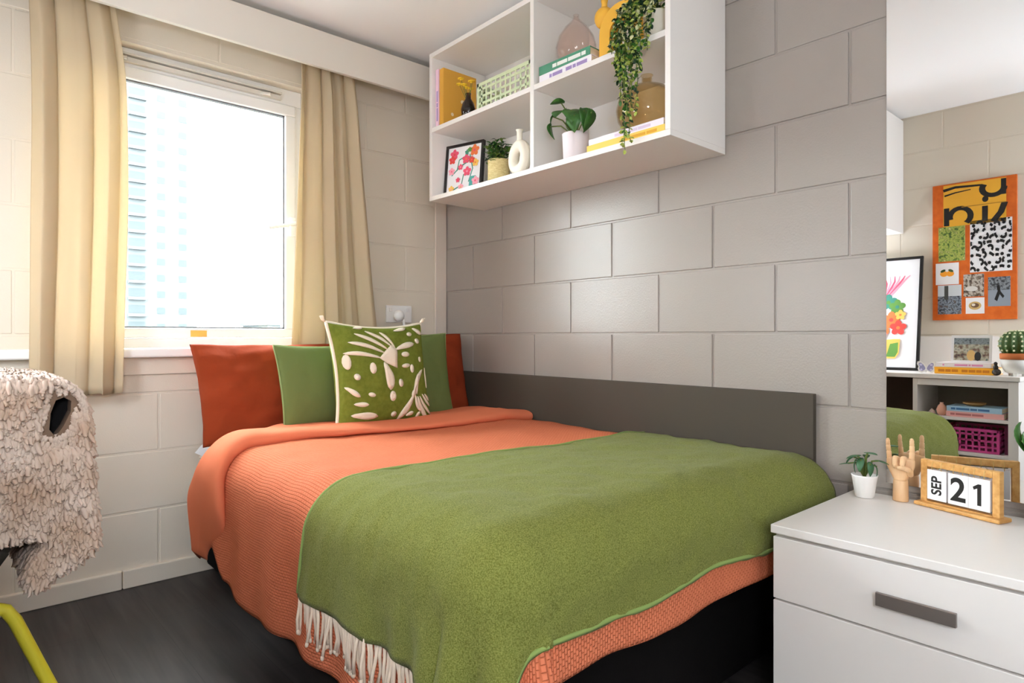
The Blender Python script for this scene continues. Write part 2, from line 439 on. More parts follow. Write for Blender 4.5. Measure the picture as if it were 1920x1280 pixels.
for i in range(6):
    for k in range(6):
        bx((78+i*5.3, 187.9, -4+k*2.6), (80+i*5.3, 188.2, -2.8+k*2.6)).build('window', tower_w, mid, world=True)

# ------------------------------------------------------------------ added fill globes, out of view (behind the camera and on the desk)
lp = thing('fill_globe_back', 'added white globe fill lamp, unseen behind the viewpoint', 'lamp', (FILL_BACK_XY[0], FILL_BACK_XY[1], 0))
MB().lathe([(.14, 0), (.14, .015), (.12, .022), (.012, .028)], 28).build('base', white_lam, lp, smooth=True, fix=True)
MB().tube([(0, 0, .02), (0, 0, FILL_BACK_Z-.16)], .009, 12).build('pole', white_lam, lp, smooth=True)
fill_m = mat('fill_glow_back', FILL_COL, .5, emit=FILL_BACK)
MB().ell((0, 0, FILL_BACK_Z), (.17, .17, .17), 32, 20).build('globe', fill_m, lp, smooth=True)

pe = thing('fill_globe_desk', 'added white globe fill lamp, unseen on the far end of the desk', 'lamp', (FILL_DESK_XY[0], FILL_DESK_XY[1], .747))  # out-of-view globe added to brighten the window side
MB().lathe([(.07, 0), (.07, .012), (.05, .02), (.012, .03), (.010, FILL_DESK_Z-.747-.11)], 24).build('base', white_lam, pe, smooth=True, fix=True)
MB().ell((0, 0, FILL_DESK_Z-.747), (.12, .12, .12), 32, 20).build('globe', mat('fill_glow_desk', FILL_COL, .5, emit=FILL_DESK), pe, smooth=True)

# ------------------------------------------------------------------ curtains
def curtain(name, label, x_of, lobes, z0, z1, ybase, amp, warp, seed, nz_=46, nx=150, sag=None):
    mb = MB()
    def fn(i, j):
        z = z0 + (z1-z0)*j
        t = i
        tw_ = t + warp*math.sin(2*PI*t*1.3 + seed) * (1-.3*j)
        x = x_of(t, j)
        ph = PI*lobes*tw_ + seed
        lob = abs(math.sin(ph))**.42
        A = amp*(.95 + .25*math.sin(3.1*t*lobes+seed)) * (1 - .35*smooth01((j-.85)/.15))
        y = ybase + .028 - A*lob + .006*nz(t*6, j*3, seed)
        x += .010*math.sin(2*ph)*(1-.5*j) + .004*nz(t*4, j*2.5, seed+3)
        if j < .001: z += .004*math.sin(ph*2)
        return (x, y, z + (sag(t)*(1-j) if sag else 0))
    mb.grid(fn, nx, nz_)
    o = mb.build(name, curtain_m, smooth=True)
    md = o.modifiers.new('thickness', 'SOLIDIFY'); md.thickness = .002
    return tag(o, label, 'curtain', 'beige curtains at the window')
curtain('curtain', 'beige pleated curtain hanging left of the window behind the fleece chair',
        lambda t, j: (.205 + .29*t) if j < .0 else (.212 + .017*j*math.sin(PI*j)) + t*((.272) + .012*math.sin(PI*j) - .02*smooth01((j-.75)/.25)),
        3.0, .745, 2.2, 2.685, .042, .035, .25)
def rx(t, j):
    w0, w1 = 1.105, 1.585     # bottom
    u0, u1 = 1.168, 1.425     # top
    k = smooth01(j*1.02)
    kk = j**.8
    return (w0 + (u0-w0)*j**.9) + t*((w1-w0) + ((u1-u0)-(w1-w0))*kk)
curtain('curtain', 'beige curtain gathered right of the window, flaring down behind the pillows', rx, 4.4, .76, 2.2, 2.69, .045, .03, 1.1)

# ------------------------------------------------------------------ socket by the bed
so = thing('wall_socket', 'white double wall socket above the pillows beside the right curtain', 'socket', (1.715, WIN_Y, 1.065))
bx((-.074, -.011, -.043), (.074, 0, .043)).build('plate', pvc, so, bev=.004)
for k in (-1, 1): bx((k*.05-.008, -.016, .012), (k*.05+.008, -.01, .03)).build('switch', white_lam, so, bev=.001)
pg = thing('plug', 'round white plug with a flat cable in the wall socket', 'plug', (1.70, WIN_Y-.012, 1.055))
MB().ell((0, -.02, 0), (.029, .024, .029), 20, 12).build('plug_body', pvc, pg, smooth=True)
MB().tube([(.028, -.012, -.01), (.036, -.012, -.05), (.036, -.01, -.16), (.036, -.008, -.3)], .007).build('cable', pvc, pg, smooth=True)

# ------------------------------------------------------------------ bed
headb = bx((GREY_X-.024, .837, .30), (GREY_X-.002, 2.745, .776)).build('headboard', head_m, bev=.002)
tag(headb, 'long charcoal headboard panel along the grey block wall', 'headboard')
bed = thing('bed_base', 'black divan bed base under the terracotta duvet', 'bed', (1.38, 1.81, 0))
bx((.80, .885, .03), (1.98, 2.755, .305)).build('base', black_m, bed, bev=.012, world=True)
for yy in (1.15, 1.95):
    d = bx((.79, yy, .06), (.805, yy+.68, .26)).build('drawer', black_m, bed, bev=.003, world=True)
    o = bx((.78, yy+.27, .15), (.80, yy+.41, .17)).build('handle', blackframe, d, bev=.002); o.data.transform(T(-bed.location.x, -bed.location.y, 0))
for x in (.86, 1.92):
    for y in (.95, 2.7): bx((x-.03, y-.03, 0), (x+.03, y+.03, .03)).build('foot', blackframe, bed, world=True)
mt = thing('mattress', 'white mattress with a pale blue sheet showing at the pillow corner', 'mattress', (1.37, 1.81, .305))
bx((.765, .875, .307), (1.982, 2.755, .50)).build('body', matt_m, mt, bev=.035, seg=4, smooth=True, world=True)
pp = MB()
for z in (.335, .475):
    lx = [(.763, .9, z), (.763, 2.70, z), (.785, 2.75, z), (.83, 2.757, z), (1.9, 2.757, z)]
    pp.tube(lx, .006, 6)
pp.build('piping', mat('mattress_piping', '#e0dacb', .8), mt, smooth=True, world=True)
shm = MB()
def shf(i, j):
    x = .757 + 1.223*i; y = .90 + 1.855*j
    e = max(0, .83-x)
    z = .535 - 1.6*e*e*6 + .004*nz(x*9, y*9, 2)
    return (x, y, max(z, .485))
shm.grid(shf, 60, 60)
o = shm.build('fitted_sheet', sheet_m, mt, smooth=True, world=True)

DT, DR, XL, YF = .578, .095, .672, .795
def bedtop(x, y):
    return (.010*nz(x*3.2, y*3.2, 5) + .006*nz(x*8, y*8, 9) + .016*math.exp(-((y-1.0)/.5)**2)*math.exp(-((x-1.15)/.45)**2)
            - .02*smooth01((x-1.8)/.17))
def drape(x, y, h, fold=1.0, flare=.03):
    """flat sheet point (x, y) -> point on the covered bed, h metres above the duvet's surface"""
    r = DR + h
    cx, cy = XL + DR, YF + DR
    ea, eb = max(0, cx-x), max(0, cy-y)
    e = math.hypot(ea, eb)
    bxp, byp = max(x, cx), max(y, cy)
    top = DT + bedtop(bxp, byp)
    if e < 1e-9: return (x, y, top + h)
    nx, ny = -ea/e, -eb/e
    q = PI*r/2
    if e < q:
        a = e/r; out = r*math.sin(a); drop = r*(1-math.cos(a))
    else:
        s = e-q; out = r + flare*s; drop = r + s
        k = smooth01(s/.22)*fold
        th = math.atan2(eb, ea)
        if ea > 0 and eb > 0: out += k*(.030*math.sin(th*8+.9)+.014)
        out += k*((.009*math.sin(y*27+.6) + .013*smooth01((1.22-y)/.25)*math.sin(y*55+.4)) * (1 if ea > 0 else 0) * max(0, 1-th*2.2) + .008*nz(x*5 if eb > ea else y*6, 3, drop*3) )
        if eb > 0 and eb > ea: out += k*.003*math.sin(x*17+1)
    return (bxp + nx*out, byp + ny*out, top + h - drop)

dv = thing('duvet', 'terracotta duvet with a puckered weave spread over the bed', 'duvet', (1.35, 1.6, .55))
def left_len(y):
    # how far the sheet runs past the rounded edge on the left side
    pts = [(.6, .44), (.9, .44), (1.2, .46), (1.43, .445), (1.62, .455), (1.8, .465), (1.95, .455), (2.06, .44), (2.15, .36), (2.45, .30)]
    for (a, p), (b, q) in zip(pts, pts[1:]):
        if y <= b: return p + (q-p)*smooth01((y-a)/(b-a))
    return pts[-1][1]
def duvet_pt(i, j):
    ye = YF + DR - .300 - .004*math.sin(i*17)
    y = 2.30 + (ye-2.30)*j
    xl = XL + DR - left_len(y)
    x = 1.972 + (xl-1.972)*i
    return x, y
mb = MB(); mb.uv = []
NU, NV = 130, 150
def f1(i, j):
    x, y = duvet_pt(i, j); mb.uv.append((y, x)); return drape(x, y, 0)
mb.grid(f1, NU, NV)
o = mb.build('cover', duvet_m, dv, smooth=True, world=True)
md = o.modifiers.new('thickness', 'SOLIDIFY'); md.thickness = .018; md.offset = 1
# turned-down band: a flattened roll across the bed at the pillow end
tb = MB()
def f2(i, j):
    # i runs round the cross-section, j across the bed
    s = j*1.0
    xflat = 1.975 + (XL+DR-.468 - 1.975)*s
    over = max(0, XL+DR-xflat)
    tip = smooth01((over-.29)/.18)
    lo_ = 2.065 - .03*math.sin(s*5) + .17*tip - .045*smooth01(over/.25); hi_ = 2.41 - .02*tip - .15*smooth01((.97-xflat)/.2)*(1-smooth01((over-.10)/.25))
    a = 2*PI*i
    cyy = (lo_+hi_)/2; hw = (hi_-lo_)/2
    c, sn = math.cos(a), math.sin(a)
    yy = cyy + hw*math.copysign(abs(c)**.6, c)
    th = .024*(1-.5*tip) + .006*math.sin(s*9+1)
    hh = .025 + th*math.copysign(abs(sn)**.75, sn) + (.008 if c < 0 else 0)
    hh += .006*nz(yy*9, xflat*4, 3)
    if hh < .002: hh = .002
    return drape(xflat, yy, hh, fold=.5, flare=-.02)
tb.grid(f2, 36, 110, closeu=True)
n0 = len(tb.v)
tb.f.append(tuple(k*110+109 for k in range(36))); tb.m.append(0)
tb.build('turned_down_edge', duvet_smooth, dv, smooth=True, fix=True, world=True)

# throw with tassels
tr = thing('throw_blanket', 'green wool throw with cream tassels across the foot of the bed', 'blanket', (1.3, 1.05, .56))
H2 = .026
def throw_edge_y(x):
    t = (1.965-x)/1.25
    return 1.452 - .055*math.sin(min(t, 1)*PI*.95) - .02*t + .055*smooth01((XL+DR-x)/.35)
def throw_left(y): return .345 + .008*math.sin(y*9)
def throw_pt(i, j):
    xl = XL + DR - .345
    x = 1.968 + (xl-1.968)*i
    ys = throw_edge_y(x)
    ye = YF + DR - .265 + .006*math.sin(x*11)
    y = ys + (ye-ys)*j
    return x, y
mb = MB()
mb.grid(lambda i, j: drape(*throw_pt(i, j), H2 + .004*nz(i*30, j*20, 1)), 120, 90)
o = mb.build('cloth', throw_m, tr, smooth=True, world=True)
md = o.modifiers.new('thickness', 'SOLIDIFY'); md.thickness = .007; md.offset = 1
hem = MB()
hem.tube([drape(*throw_pt(i/80, 0), H2+.006) for i in range(81)], .0048, 6)
hem.tube([drape(*throw_pt(i/80, 1), H2+.004) for i in range(81)], .0055, 6)
hem.build('hem', throw_edge, tr, smooth=True, world=True)
tas = []
for q in range(6):
    L = .078 + .004*q; t = MB(); bend = (q-2.5)*.006
    pts = [(.0, .0, 0), (.002*math.sin(q), bend*.3, -L*.3), (-.003*math.cos(q), bend*.7, -L*.65), (.004*math.sin(q*2), bend, -L)]
    t.tube(pts, [.0032, .0038, .0034, .0040], 6)
    t.ell((pts[-1][0], pts[-1][1], pts[-1][2]), (.0045, .0045, .007), 8, 5)
    tas.append(t.mesh('tassel', tassel_m, smooth=True))
N = 96
for k in range(N):
    j = k/(N-1)*.93
    x, y = throw_pt(1, j); p = Vector(drape(x, y, H2))
    o = link('tassel', tas[random.randrange(6)], tr)
    o.location = p - tr.location + Vector((random.uniform(-.003, .003), 0, .004))
    o.rotation_euler = (random.uniform(-.12, .12), random.uniform(-.08, .12), random.uniform(0, 6))

# ------------------------------------------------------------------ pillows and cushions
def pillow_surface(w, h, t, pinch, p=.42, seed=0, wr=.006):
    def fn(u, v, side):
        x = u*w/2*(1 - pinch*(1-v*v)*u*u); z = v*h/2*(1 - pinch*(1-u*u)*v*v)
        body = max(0, (1-u*u)*(1-v*v))**p
        y = side*t/2*body
        y += side*wr*body*(nz(u*2.2+seed, v*2.2, seed) + .6*nz(u*5+seed, v*5, seed+4)) + .35*wr*nz(u*3, v*3, seed+8)*(1-body)
        return (x, y, z + h/2)
    return fn
def pillow(name, label, w, h, t, loc, lean, yaw, m, pinch=.07, seed=0, roll=0, piping=None, group=None, p=.42, wr=.006):
    rot = (Matrix.Rotation(yaw, 3, 'Z') @ Matrix.Rotation(-lean, 3, 'X') @ Matrix.Rotation(roll, 3, 'Y')).to_euler()
    th = thing(name, label, 'pillow' if name == 'pillow' else 'cushion', loc, rot, group)
    fn = pillow_surface(w, h, t, pinch, p, seed, wr)
    mb = MB(); n = 34
    def warp(k): s = 2*k-1; return math.copysign(1-(1-abs(s))**1.35, s)
    mb.grid(lambda i, j: fn(warp(i), warp(j), -1), n, n)
    mb.grid(lambda i, j: fn(warp(i), warp(j), 1), n, n)
    me = mb.mesh('cover', m); bm = bmesh.new(); bm.from_mesh(me)
    bmesh.ops.remove_doubles(bm, verts=bm.verts, dist=1e-4); bmesh.ops.recalc_face_normals(bm, faces=bm.faces); bm.to_mesh(me); bm.free(); me.shade_smooth()
    link('cover', me, th)
    if piping:
        pt = [fn(-1+2*k/24, -1, 0) for k in range(24)] + [fn(1, -1+2*k/24, 0) for k in range(24)] + [fn(1-2*k/24, 1, 0) for k in range(24)] + [fn(-1, 1-2*k/24, 0) for k in range(25)]
        MB().tube(pt, piping[1], 8).build('piping', piping[0], th, smooth=True)
    return th, fn
PG = 'cushions stacked at the head of the bed'
pillow('pillow', 'rust cotton pillow nearest the window at the left of the bed head', .62, .40, .17, (1.015, 2.485, .548), .36, .05, pillow_m, .05, 1, wr=.026)
pillow('pillow', 'rust cotton pillow against the grey wall at the right of the bed head', .64, .42, .16, (1.645, 2.525, .565), .24, -.05, pillow_m, .05, 5, roll=.02, wr=.026)
pillow('cushion', 'plain green cushion left of the leaf-patterned cushion', .40, .335, .14, (1.148, 2.34, .596), .28, .06, green_m, .06, 3, piping=(mat('cushion_piping_green', '#8a9a62', .9), .0035))
pillow('cushion', 'plain dark green cushion right of the leaf-patterned cushion', .40, .385, .12, (1.535, 2.365, .59), .22, -.16, green_m, .06, 11, piping=(MATS['cushion_piping_green'], .0035))
pat, pfn = pillow('cushion', 'olive cushion with cream leaf embroidery and corner tassels', .455, .425, .16, (1.315, 2.215, .588), .17, .10, pattern_m, .115, 7, piping=(cream_m, .0075), p=.36)
# embroidered motifs: raised cream patches following the cushion's face. (u right, v up) in -1..1
emb = MB()
def patch(poly):
    tri = None
    cx = sum(p[0] for p in poly)/len(poly); cy = sum(p[1] for p in poly)/len(poly)
    # subdivide the outline into small triangles so it follows the curve
    bm = bmesh.new(); vs = [bm.verts.new((x, y, 0)) for x, y in poly]
    try: bm.faces.new(vs)
    except ValueError: bm.free(); return
    bmesh.ops.triangulate(bm, faces=bm.faces)
    bmesh.ops.subdivide_edges(bm, edges=[e for e in bm.edges if e.calc_length() > .12], cuts=2, use_grid_fill=True)
    bmesh.ops.triangulate(bm, faces=bm.faces)
    bm.verts.ensure_lookup_table()
    v = []
    for q in bm.verts:
        u_, v_ = max(-.985, min(.985, q.co.x)), max(-.985, min(.985, q.co.y))
        x, y, z = pfn(u_, v_, -1); v.append((x, y-.0028, z))
    emb.add(v, [tuple(x.index for x in f.verts) for f in bm.faces]); bm.free()
def P(x, y):  # photo-like layout on the face: x,y in 0..100 from top-left
    return (x/50-1, 1-y/50)
def petal(x0, y0, x1, y1, w, n=10, bend=0, taper=.35):
    pts = []
    for k in range(n):
        t = k/(n-1); mx, my = x0+(x1-x0)*t, y0+(y1-y0)*t
        d = math.hypot(x1-x0, y1-y0); nx, ny = -(y1-y0)/d, (x1-x0)/d
        b = bend*math.sin(PI*t); pts.append((mx+nx*b, my+ny*b))
    n_ = len(pts); A = []; B = []
    for k, (x, y) in enumerate(pts):
        t = k/(n_-1); ww_ = w*(taper + (1-taper)*math.sin(PI*min(1, t*.55+.45*t*t)))*(.25 if k in (0, n_-1) else 1)
        xa, ya = pts[max(k-1, 0)]; xb, yb = pts[min(k+1, n_-1)]; d = math.hypot(xb-xa, yb-ya) or 1
        nx, ny = -(yb-ya)/d*ww_/2, (xb-xa)/d*ww_/2
        A.append(P(x+nx, y+ny)); B.append(P(x-nx, y-ny))
    patch(A+B[::-1])
patch([P(*q) for q in [(52, 23), (44, 30), (38, 36), (45, 41), (55, 46), (56, 36), (57, 28)]])
for a in [((52,25),(30,7),3.4,1.5), ((48,28),(18,11),3.8,2), ((44,31),(10,20),4,2), ((40,36),(4,30),4,1.5), ((55,26),(44,8),3,1), ((56,28),(80,22),6,-1), ((42,40),(46,66),8.5,-1.5)]:
    petal(*a[0], *a[1], a[2], bend=a[3])
for (x0, y0, x1, y1, w_, bd) in [(72,72,56,98,6.5,0), (72,70,80,52,4,0), (76,72,88,48,4,-4), (77,74,92,98,5,2.5), (80,74,97,92,3.6,2), (84,72,98,84,3.2,1.5), (88,72,99,78,3,1), (74,73,82,90,4,2),
                                 (94,66,97,46,3,-1), (8,86,34,91,7,0), (2,60,16,70,4.5,0), (10,76,24,78,4.5,0), (64,94,72,90,4.5,0), (76,98,80,90,3.5,0), (84,4,95,12,4.5,0), (60,6,76,3,4,0), (20,4,30,2,3,0)]:
    petal(x0, y0, x1, y1, w_, bend=bd)
patch([P(*q) for q in ellipse(72, 71, 2.6, 4, .5)])
for (x, y, rx_, ry_, a_) in [(30,45,3,5.2,0), (14,52,3.4,2.8,.5), (66,33,4.6,2.6,0), (65,44,4.8,2,-.1), (72,47,2.2,4,0), (57,60,2.4,3.8,0), (48,72,3,5,0), (27,69,3.6,2,.3), (50,91,2.8,3,0), (86,38,1.8,2.6,0),
                             (77,11,3,2.4,0), (86,19,3.2,2.6,.6), (6,38,4,7,0)]:
    patch([P(*q) for q in ellipse(x, y, rx_, ry_, a_, 12)])
eo = emb.build('embroidery', cream_m, pat, smooth=True)
md = eo.modifiers.new('raise', 'SOLIDIFY'); md.thickness = .003; md.offset = 0
for u, v in ((-1, 1), (1, 1), (-1, -1), (1, -1)):
    x, y, z = pfn(u, v, -1); tt = MB()
    for k in range(7):
        a = k*.9; tt.tube([(x, y, z), (x+u*.012+.004*math.cos(a), y+.004*math.sin(a), z+v*.01), (x+u*.020+.006*math.cos(a), y-.006+.006*math.sin(a), z+v*(.022 if v > 0 else .006))], [.003, .0035, .002], 5)
    tt.build('tassel', cream_m, pat, smooth=True)

# ------------------------------------------------------------------ wall shelf
SX, SY0, SY1, SZ0, SZ1, SB = 1.682, 1.143, 2.452, 1.577, 2.257, GREY_X-.003
PT = .02; SHZ = 1.912; DVY = 1.765
sh = thing('wall_shelf', 'white four-compartment wall shelf over the bed', 'shelf', (1.85, 1.8, SZ0))
def sp(n, a, b): bx(a, b).build(n, white_lam, sh, bev=.0012, world=True)
sp('bottom_panel', (SX, SY0, SZ0), (SB, SY1, SZ0+PT)); sp('top_panel', (SX, SY0, SZ1-PT), (SB, SY1, SZ1))
sp('side_panel', (SX, SY0, SZ0+PT), (SB, SY0+PT, SZ1-PT)); sp('side_panel', (SX, SY1-PT, SZ0+PT), (SB, SY1, SZ1-PT))
sp('divider', (SX, DVY-PT/2, SZ0+PT), (SB, DVY+PT/2, SZ1-PT))
sp('shelf_board', (SX+.001, SY0+PT, SHZ-PT), (SB, DVY-PT/2, SHZ)); sp('shelf_board', (SX+.001, DVY+PT/2, SHZ-PT), (SB, SY1-PT, SHZ))
sp('back_panel', (SB-.008, SY0+PT, SZ0+PT), (SB, SY1-PT, SZ1-PT))
LO = SZ0+PT

def book(label, size, loc, rotz, cover, stand=False, lettering=None, lm=None, group=None, spine='#'):
    """size: (spine length, depth, thickness). lying: spine faces local -x, runs along y. standing: spine vertical on -x"""
    Ls, D, t = size
    b = thing('book', label, 'book', loc, (0, 0, rotz), group)
    M = Matrix.Identity(4)
    if stand: M = Matrix(((1,0,0,0),(0,0,-1,0),(0,1,0,0),(0,0,0,1)))  # y->z , z->-y
    cv = MB(); e = .0022
    cv.box((0, -Ls/2, 0), (D, Ls/2, e), M=M); cv.box((0, -Ls/2, t-e), (D, Ls/2, t), M=M); cv.box((0, -Ls/2, e), (e, Ls/2, t-e), M=M)
    co = cv.build('cover', cover, b, fix=True)
    pgm = MB().box((e, -Ls/2+.003, e), (D-.004, Ls/2-.003, t-e), M=M).build('pages', mat('page_paper', '#e9dcc3', .9, col2='#d8c8aa', cscale=90, cstretch=(.05, .05, 8)), b, fix=True)
    if stand:
        co.location.z = Ls/2; pgm.location.z = Ls/2
    if lettering:
        lt = MB(); y = -Ls/2 + lettering[0]
        for w_ in lettering[1:]:
            if w_ > 0: lt.box((-.0004, y, t*.3), (.001, y+w_, t*.7), M=M)
            y += abs(w_) + .004
        lo2 = lt.build('spine_print', lm, b)
        if stand: lo2.location.z = Ls/2
    return b
def cm(n, c, r=.55, **k): return mat(n, c, r, **k)
lav_ink = cm('lavender_ink', '#9a86b8'); white_ink = cm('white_ink', '#eef0ea')
# left top
book('pink standing book at the left end of the upper wall shelf', (.268, .175, .024), (1.70, 2.427, SHZ+.001), 0, cm('pink_cover', '#efc9dd'), True, (.03, .06, .02, .05), lav_ink)
ob = book('mustard standing book beside the pink book on the wall shelf', (.262, .19, .03), (1.70, 2.396, SHZ+.001), 0, cm('mustard_cover', '#d9a13c'), True)
fp = MB()
fp_s = [(ellipse(.05, .06, .008, .008), 0), (ellipse(.11, .13, .012, .009), 0), (ellipse(.10, .04, .009, .011), 0)]
pm = flat_print(fp_s); pm.v = [(x, -.0303-z*.5, y) for x, y, z in pm.v]
pm.build('cover_print', cm('cover_motif', '#efe0c0'), ob)
vs = thing('bud_vase', 'small smoked glass bud vase with yellow flowers on the wall shelf', 'vase', (1.725, 2.215, SHZ+.001))
MB().lathe([(.022, 0), (.030, .012), (.033, .035), (.026, .062), (.013, .082), (.011, .10), (.014, .106), (.011, .1055), (.008, .10), (.010, .082), (.022, .062), (.029, .035), (.026, .014), (.001, .006)], 24).build('glass', smoke_glass, vs, smooth=True)
MB().lathe([(.001, .007), (.025, .013), (.028, .03), (.024, .046), (.001, .047)], 20).build('water', mat('dark_water', '#2a1c12', .2), vs, smooth=True)
fl = MB(); stm = MB()
for k in range(7):
    a = k*.9; rr = .016+.004*(k % 3); top = (rr*math.cos(a)*1.5, rr*math.sin(a)*1.8+.012, .135+.012*(k % 4))
    stm.tube([(0, 0, .02), (top[0]*.3, top[1]*.3, .09), top], .0012, 5)
    for q in range(6):
        b_ = q*PI/3; fl.ell((top[0]+.008*math.cos(b_), top[1]+.008*math.sin(b_), top[2]+.003), (.007, .007, .003), 8, 5)
    fl.ell(top, (.005, .005, .005), 8, 5)
stm.build('stems', stem_m, vs); fl.build('flowers', cm('yellow_petal', '#f0c62a'), vs, smooth=True)
def crate(name, label, loc, size, m, cols=9, rows=4, rot=0):
    w_, d_, h_ = size  # along y, x, z
    c = thing(name, label, 'crate', loc, (0, 0, rot)); t = .004
    MB().box((0, -w_/2, 0), (d_, w_/2, t)).build('base', m, c)
    def face(nm, ln, M):
        f = MB()
        f.box((-ln/2, -t, 0), (ln/2, 0, .012), M=M); f.box((-ln/2, -t, h_-.014), (ln/2, 0, h_), M=M)
        f.box((-ln/2, -t, 0), (-ln/2+.012, 0, h_), M=M); f.box((ln/2-.012, -t, 0), (ln/2, 0, h_), M=M)
        nc = max(3, int(ln/w_*cols))
        for k in range(1, nc): x = -ln/2+ln*k/nc; f.box((x-.0045, -t*.8, .01), (x+.0045, -t*.2, h_-.01), M=M)
        for k in range(1, rows): z = h_*k/rows; f.box((-ln/2, -t*.8, z-.005), (ln/2, -t*.2, z+.005), M=M)
        f.build(nm, m, c)
    face('side', w_, R(-PI/2, 'Z')); face('side', w_, T(d_-t, 0, 0) @ R(-PI/2, 'Z'))
    face('side', d_, T(d_/2, -w_/2+t, 0)); face('side', d_, T(d_/2, w_/2, 0))
    return c
crate('storage_crate', 'pale green slotted plastic crate on the upper left wall shelf', (1.712, 1.965, SHZ+.001), (.335, .24, .118), cm('pale_green_plastic', '#d0dcb4', .45), 11, 4)
# left bottom : framed print
def framed(label, w_, h_, fw, loc, yaw, lean, shapes, mats_, backm=paper, mount=0):
    # local: x right, z up, faces -y
    rot = (Matrix.Rotation(yaw, 3, 'Z') @ Matrix.Rotation(-lean, 3, 'X')).to_euler()
    p = thing('framed_print', label, 'picture', loc, rot)
    f = MB()
    f.box((-w_/2, -.009, 0), (w_/2, .009, fw)); f.box((-w_/2, -.009, h_-fw), (w_/2, .009, h_)); f.box((-w_/2, -.009, fw), (-w_/2+fw, .009, h_-fw)); f.box((w_/2-fw, -.009, fw), (w_/2, .009, h_-fw))
    f.build('frame', blackframe, p, bev=.001)
    bx((-w_/2+fw, -.002, fw), (w_/2-fw, .006, h_-fw)).build('sheet', backm, p)
    pr = flat_print(shapes); pr.v = [(x, -.002-z, y) for x, y, z in pr.v]
    pr.build('print', mats_, p)
    return p
FL = [cm('flower_pink', '#e0506e'), cm('flower_orange', '#e8763c'), cm('stem_teal', '#3f8a78'), cm('stem_green', '#5d8f3c'), cm('flower_light', '#f0a0b0'), cm('flower_yellow', '#f0c05a'), cm('vase_teal', '#4fa6a0'), cm('flower_red', '#d84238')]
def blossom(x, y, r, mi, mi2=None, n=5):
    out = [(ellipse(x+r*.55*math.cos(k*2*PI/n+.3), y+r*.55*math.sin(k*2*PI/n+.3), r*.52, r*.42, k*2*PI/n+.3, 10), mi) for k in range(n)]
    if mi2 is not None: out.append((ellipse(x, y, r*.25, r*.25, 0, 8), mi2))
    return out
s = []
for pts in ([(-.07,.10),(-.02,.14),(.03,.16)], [(-.06,.03),(-.01,.05),(.0,.10)], [(-.04,.12),(-.03,.17),(.02,.19)], [(.03,.06),(.05,.12),(.03,.19)]): s.append((stroke(pts, .006), 2))
s.append(([(.032,.03),(.075,.03),(.070,.085),(.036,.085)], 6))
for (x, y, r, m1, m2) in [(-.06,.20,.024,0,7), (-.07,.175,.02,7,0), (.055,.205,.026,1,0), (.01,.17,.022,0,1), (-.02,.135,.014,0,4), (-.07,.12,.018,4,0), (.02,.11,.022,0,4), (.065,.145,.018,5,1), (-.03,.075,.012,0,7), (.07,.06,.02,4,0), (-.065,.035,.016,5,4), (.015,.20,.012,2,3), (.03,.21,.012,3,2), (-.01,.04,.015,4,5), (.045,.16,.016,7,1)]:
    s += blossom(x, y, r, m1, m2)
framed('small black framed print of pink flowers on the lower wall shelf', .215, .245, .012, (1.778, 2.325, LO+.001), math.atan2(-.213, .058)+0.0, .10, s, FL)
# basket plant
bk = thing('basket_plant', 'bushy green plant in a pale woven pot on the wall shelf', 'plant', (1.765, 2.055, LO+.001))
MB().lathe([(.043, 0), (.047, .004), (.047, .095), (.049, .10), (.044, .10), (.043, .09)], 28).build('pot', mat('woven_rush', '#e0cf98', .8, bump=.7, bscale=120, bdist=.004, col2='#cbb67c', cscale=60, cstretch=(1, 1, 5)), bk, smooth=True)
MB().lathe([(.043, .088), (.001, .092)], 20).build('soil', soil, bk)
def leafpts(L, w_, bend=.2, n=5):
    v = []; f = []
    for k in range(n+1):
        t = k/n; ww_ = w_/2*math.sin(PI*min(.999, .06+t*.94))**.8; z = -bend*L*t*t
        v += [(L*t, -ww_, z+ww_*.25), (L*t, 0, z), (L*t, ww_, z+ww_*.25)]
    for k in range(n):
        a = k*3; f += [(a, a+3, a+4, a+1), (a+1, a+4, a+5, a+2)]
    return v, f
def leaf_into(mb, pos, yaw, pitch, L, w_, mi=0, bend=.25, roll=0):
    v, f = leafpts(L, w_, bend); mb.add(v, f, mi, T(*pos) @ R(yaw, 'Z') @ R(-pitch, 'Y') @ R(roll, 'X'))
fo = MB(); rs = random.Random(3)
for k in range(70):
    a = rs.uniform(0, 2*PI); r = .055*math.sqrt(rs.random()); z = .10 + rs.uniform(.01, .105)*(1-.35*(r/.055))
    fo.tube([(r*.3*math.cos(a), r*.3*math.sin(a), .09), (r*math.cos(a), r*math.sin(a), z)], .0012, 4, 2)
    for q in range(4):
        leaf_into(fo, (r*math.cos(a), r*math.sin(a), z-.008*q), a+q*1.6+rs.uniform(-.5, .5), rs.uniform(-.2, .9), rs.uniform(.018, .028), .013, rs.choice((0, 0, 1, 3)), .2)
fo.build('foliage', [leaf_d, leaf_k, stem_m, mat('sage_leaf', '#6f8a3c', .5, transl=.1)], bk, smooth=True)
# ring vase
dn = thing('ring_vase', 'white ring-shaped ceramic vase on the lower wall shelf', 'vase', (1.735, 1.892, LO+.001), (0, 0, -.15))
cer = mat('cream_ceramic', '#f1ead9', .55)
tor = MB(); n1, n2 = 40, 16
def torf(i, j):
    a = 2*PI*i; b_ = 2*PI*j; Rm, rm = .047, .024
    rr = Rm + rm*math.cos(b_)
    return (rm*.95*math.sin(b_), rr*math.cos(a)*.92, .073 + rr*math.sin(a)*1.02)
tor.grid(torf, n1, n2, closeu=True)
tor.lathe([(.013, .13), (.011, .15), (.012, .178), (.016, .186), (.012, .186), (.008, .178)], 18)
tor.lathe([(.022, 0), (.024, .006), (.018, .012)], 20)
tor.build('body', cer, dn, smooth=True)
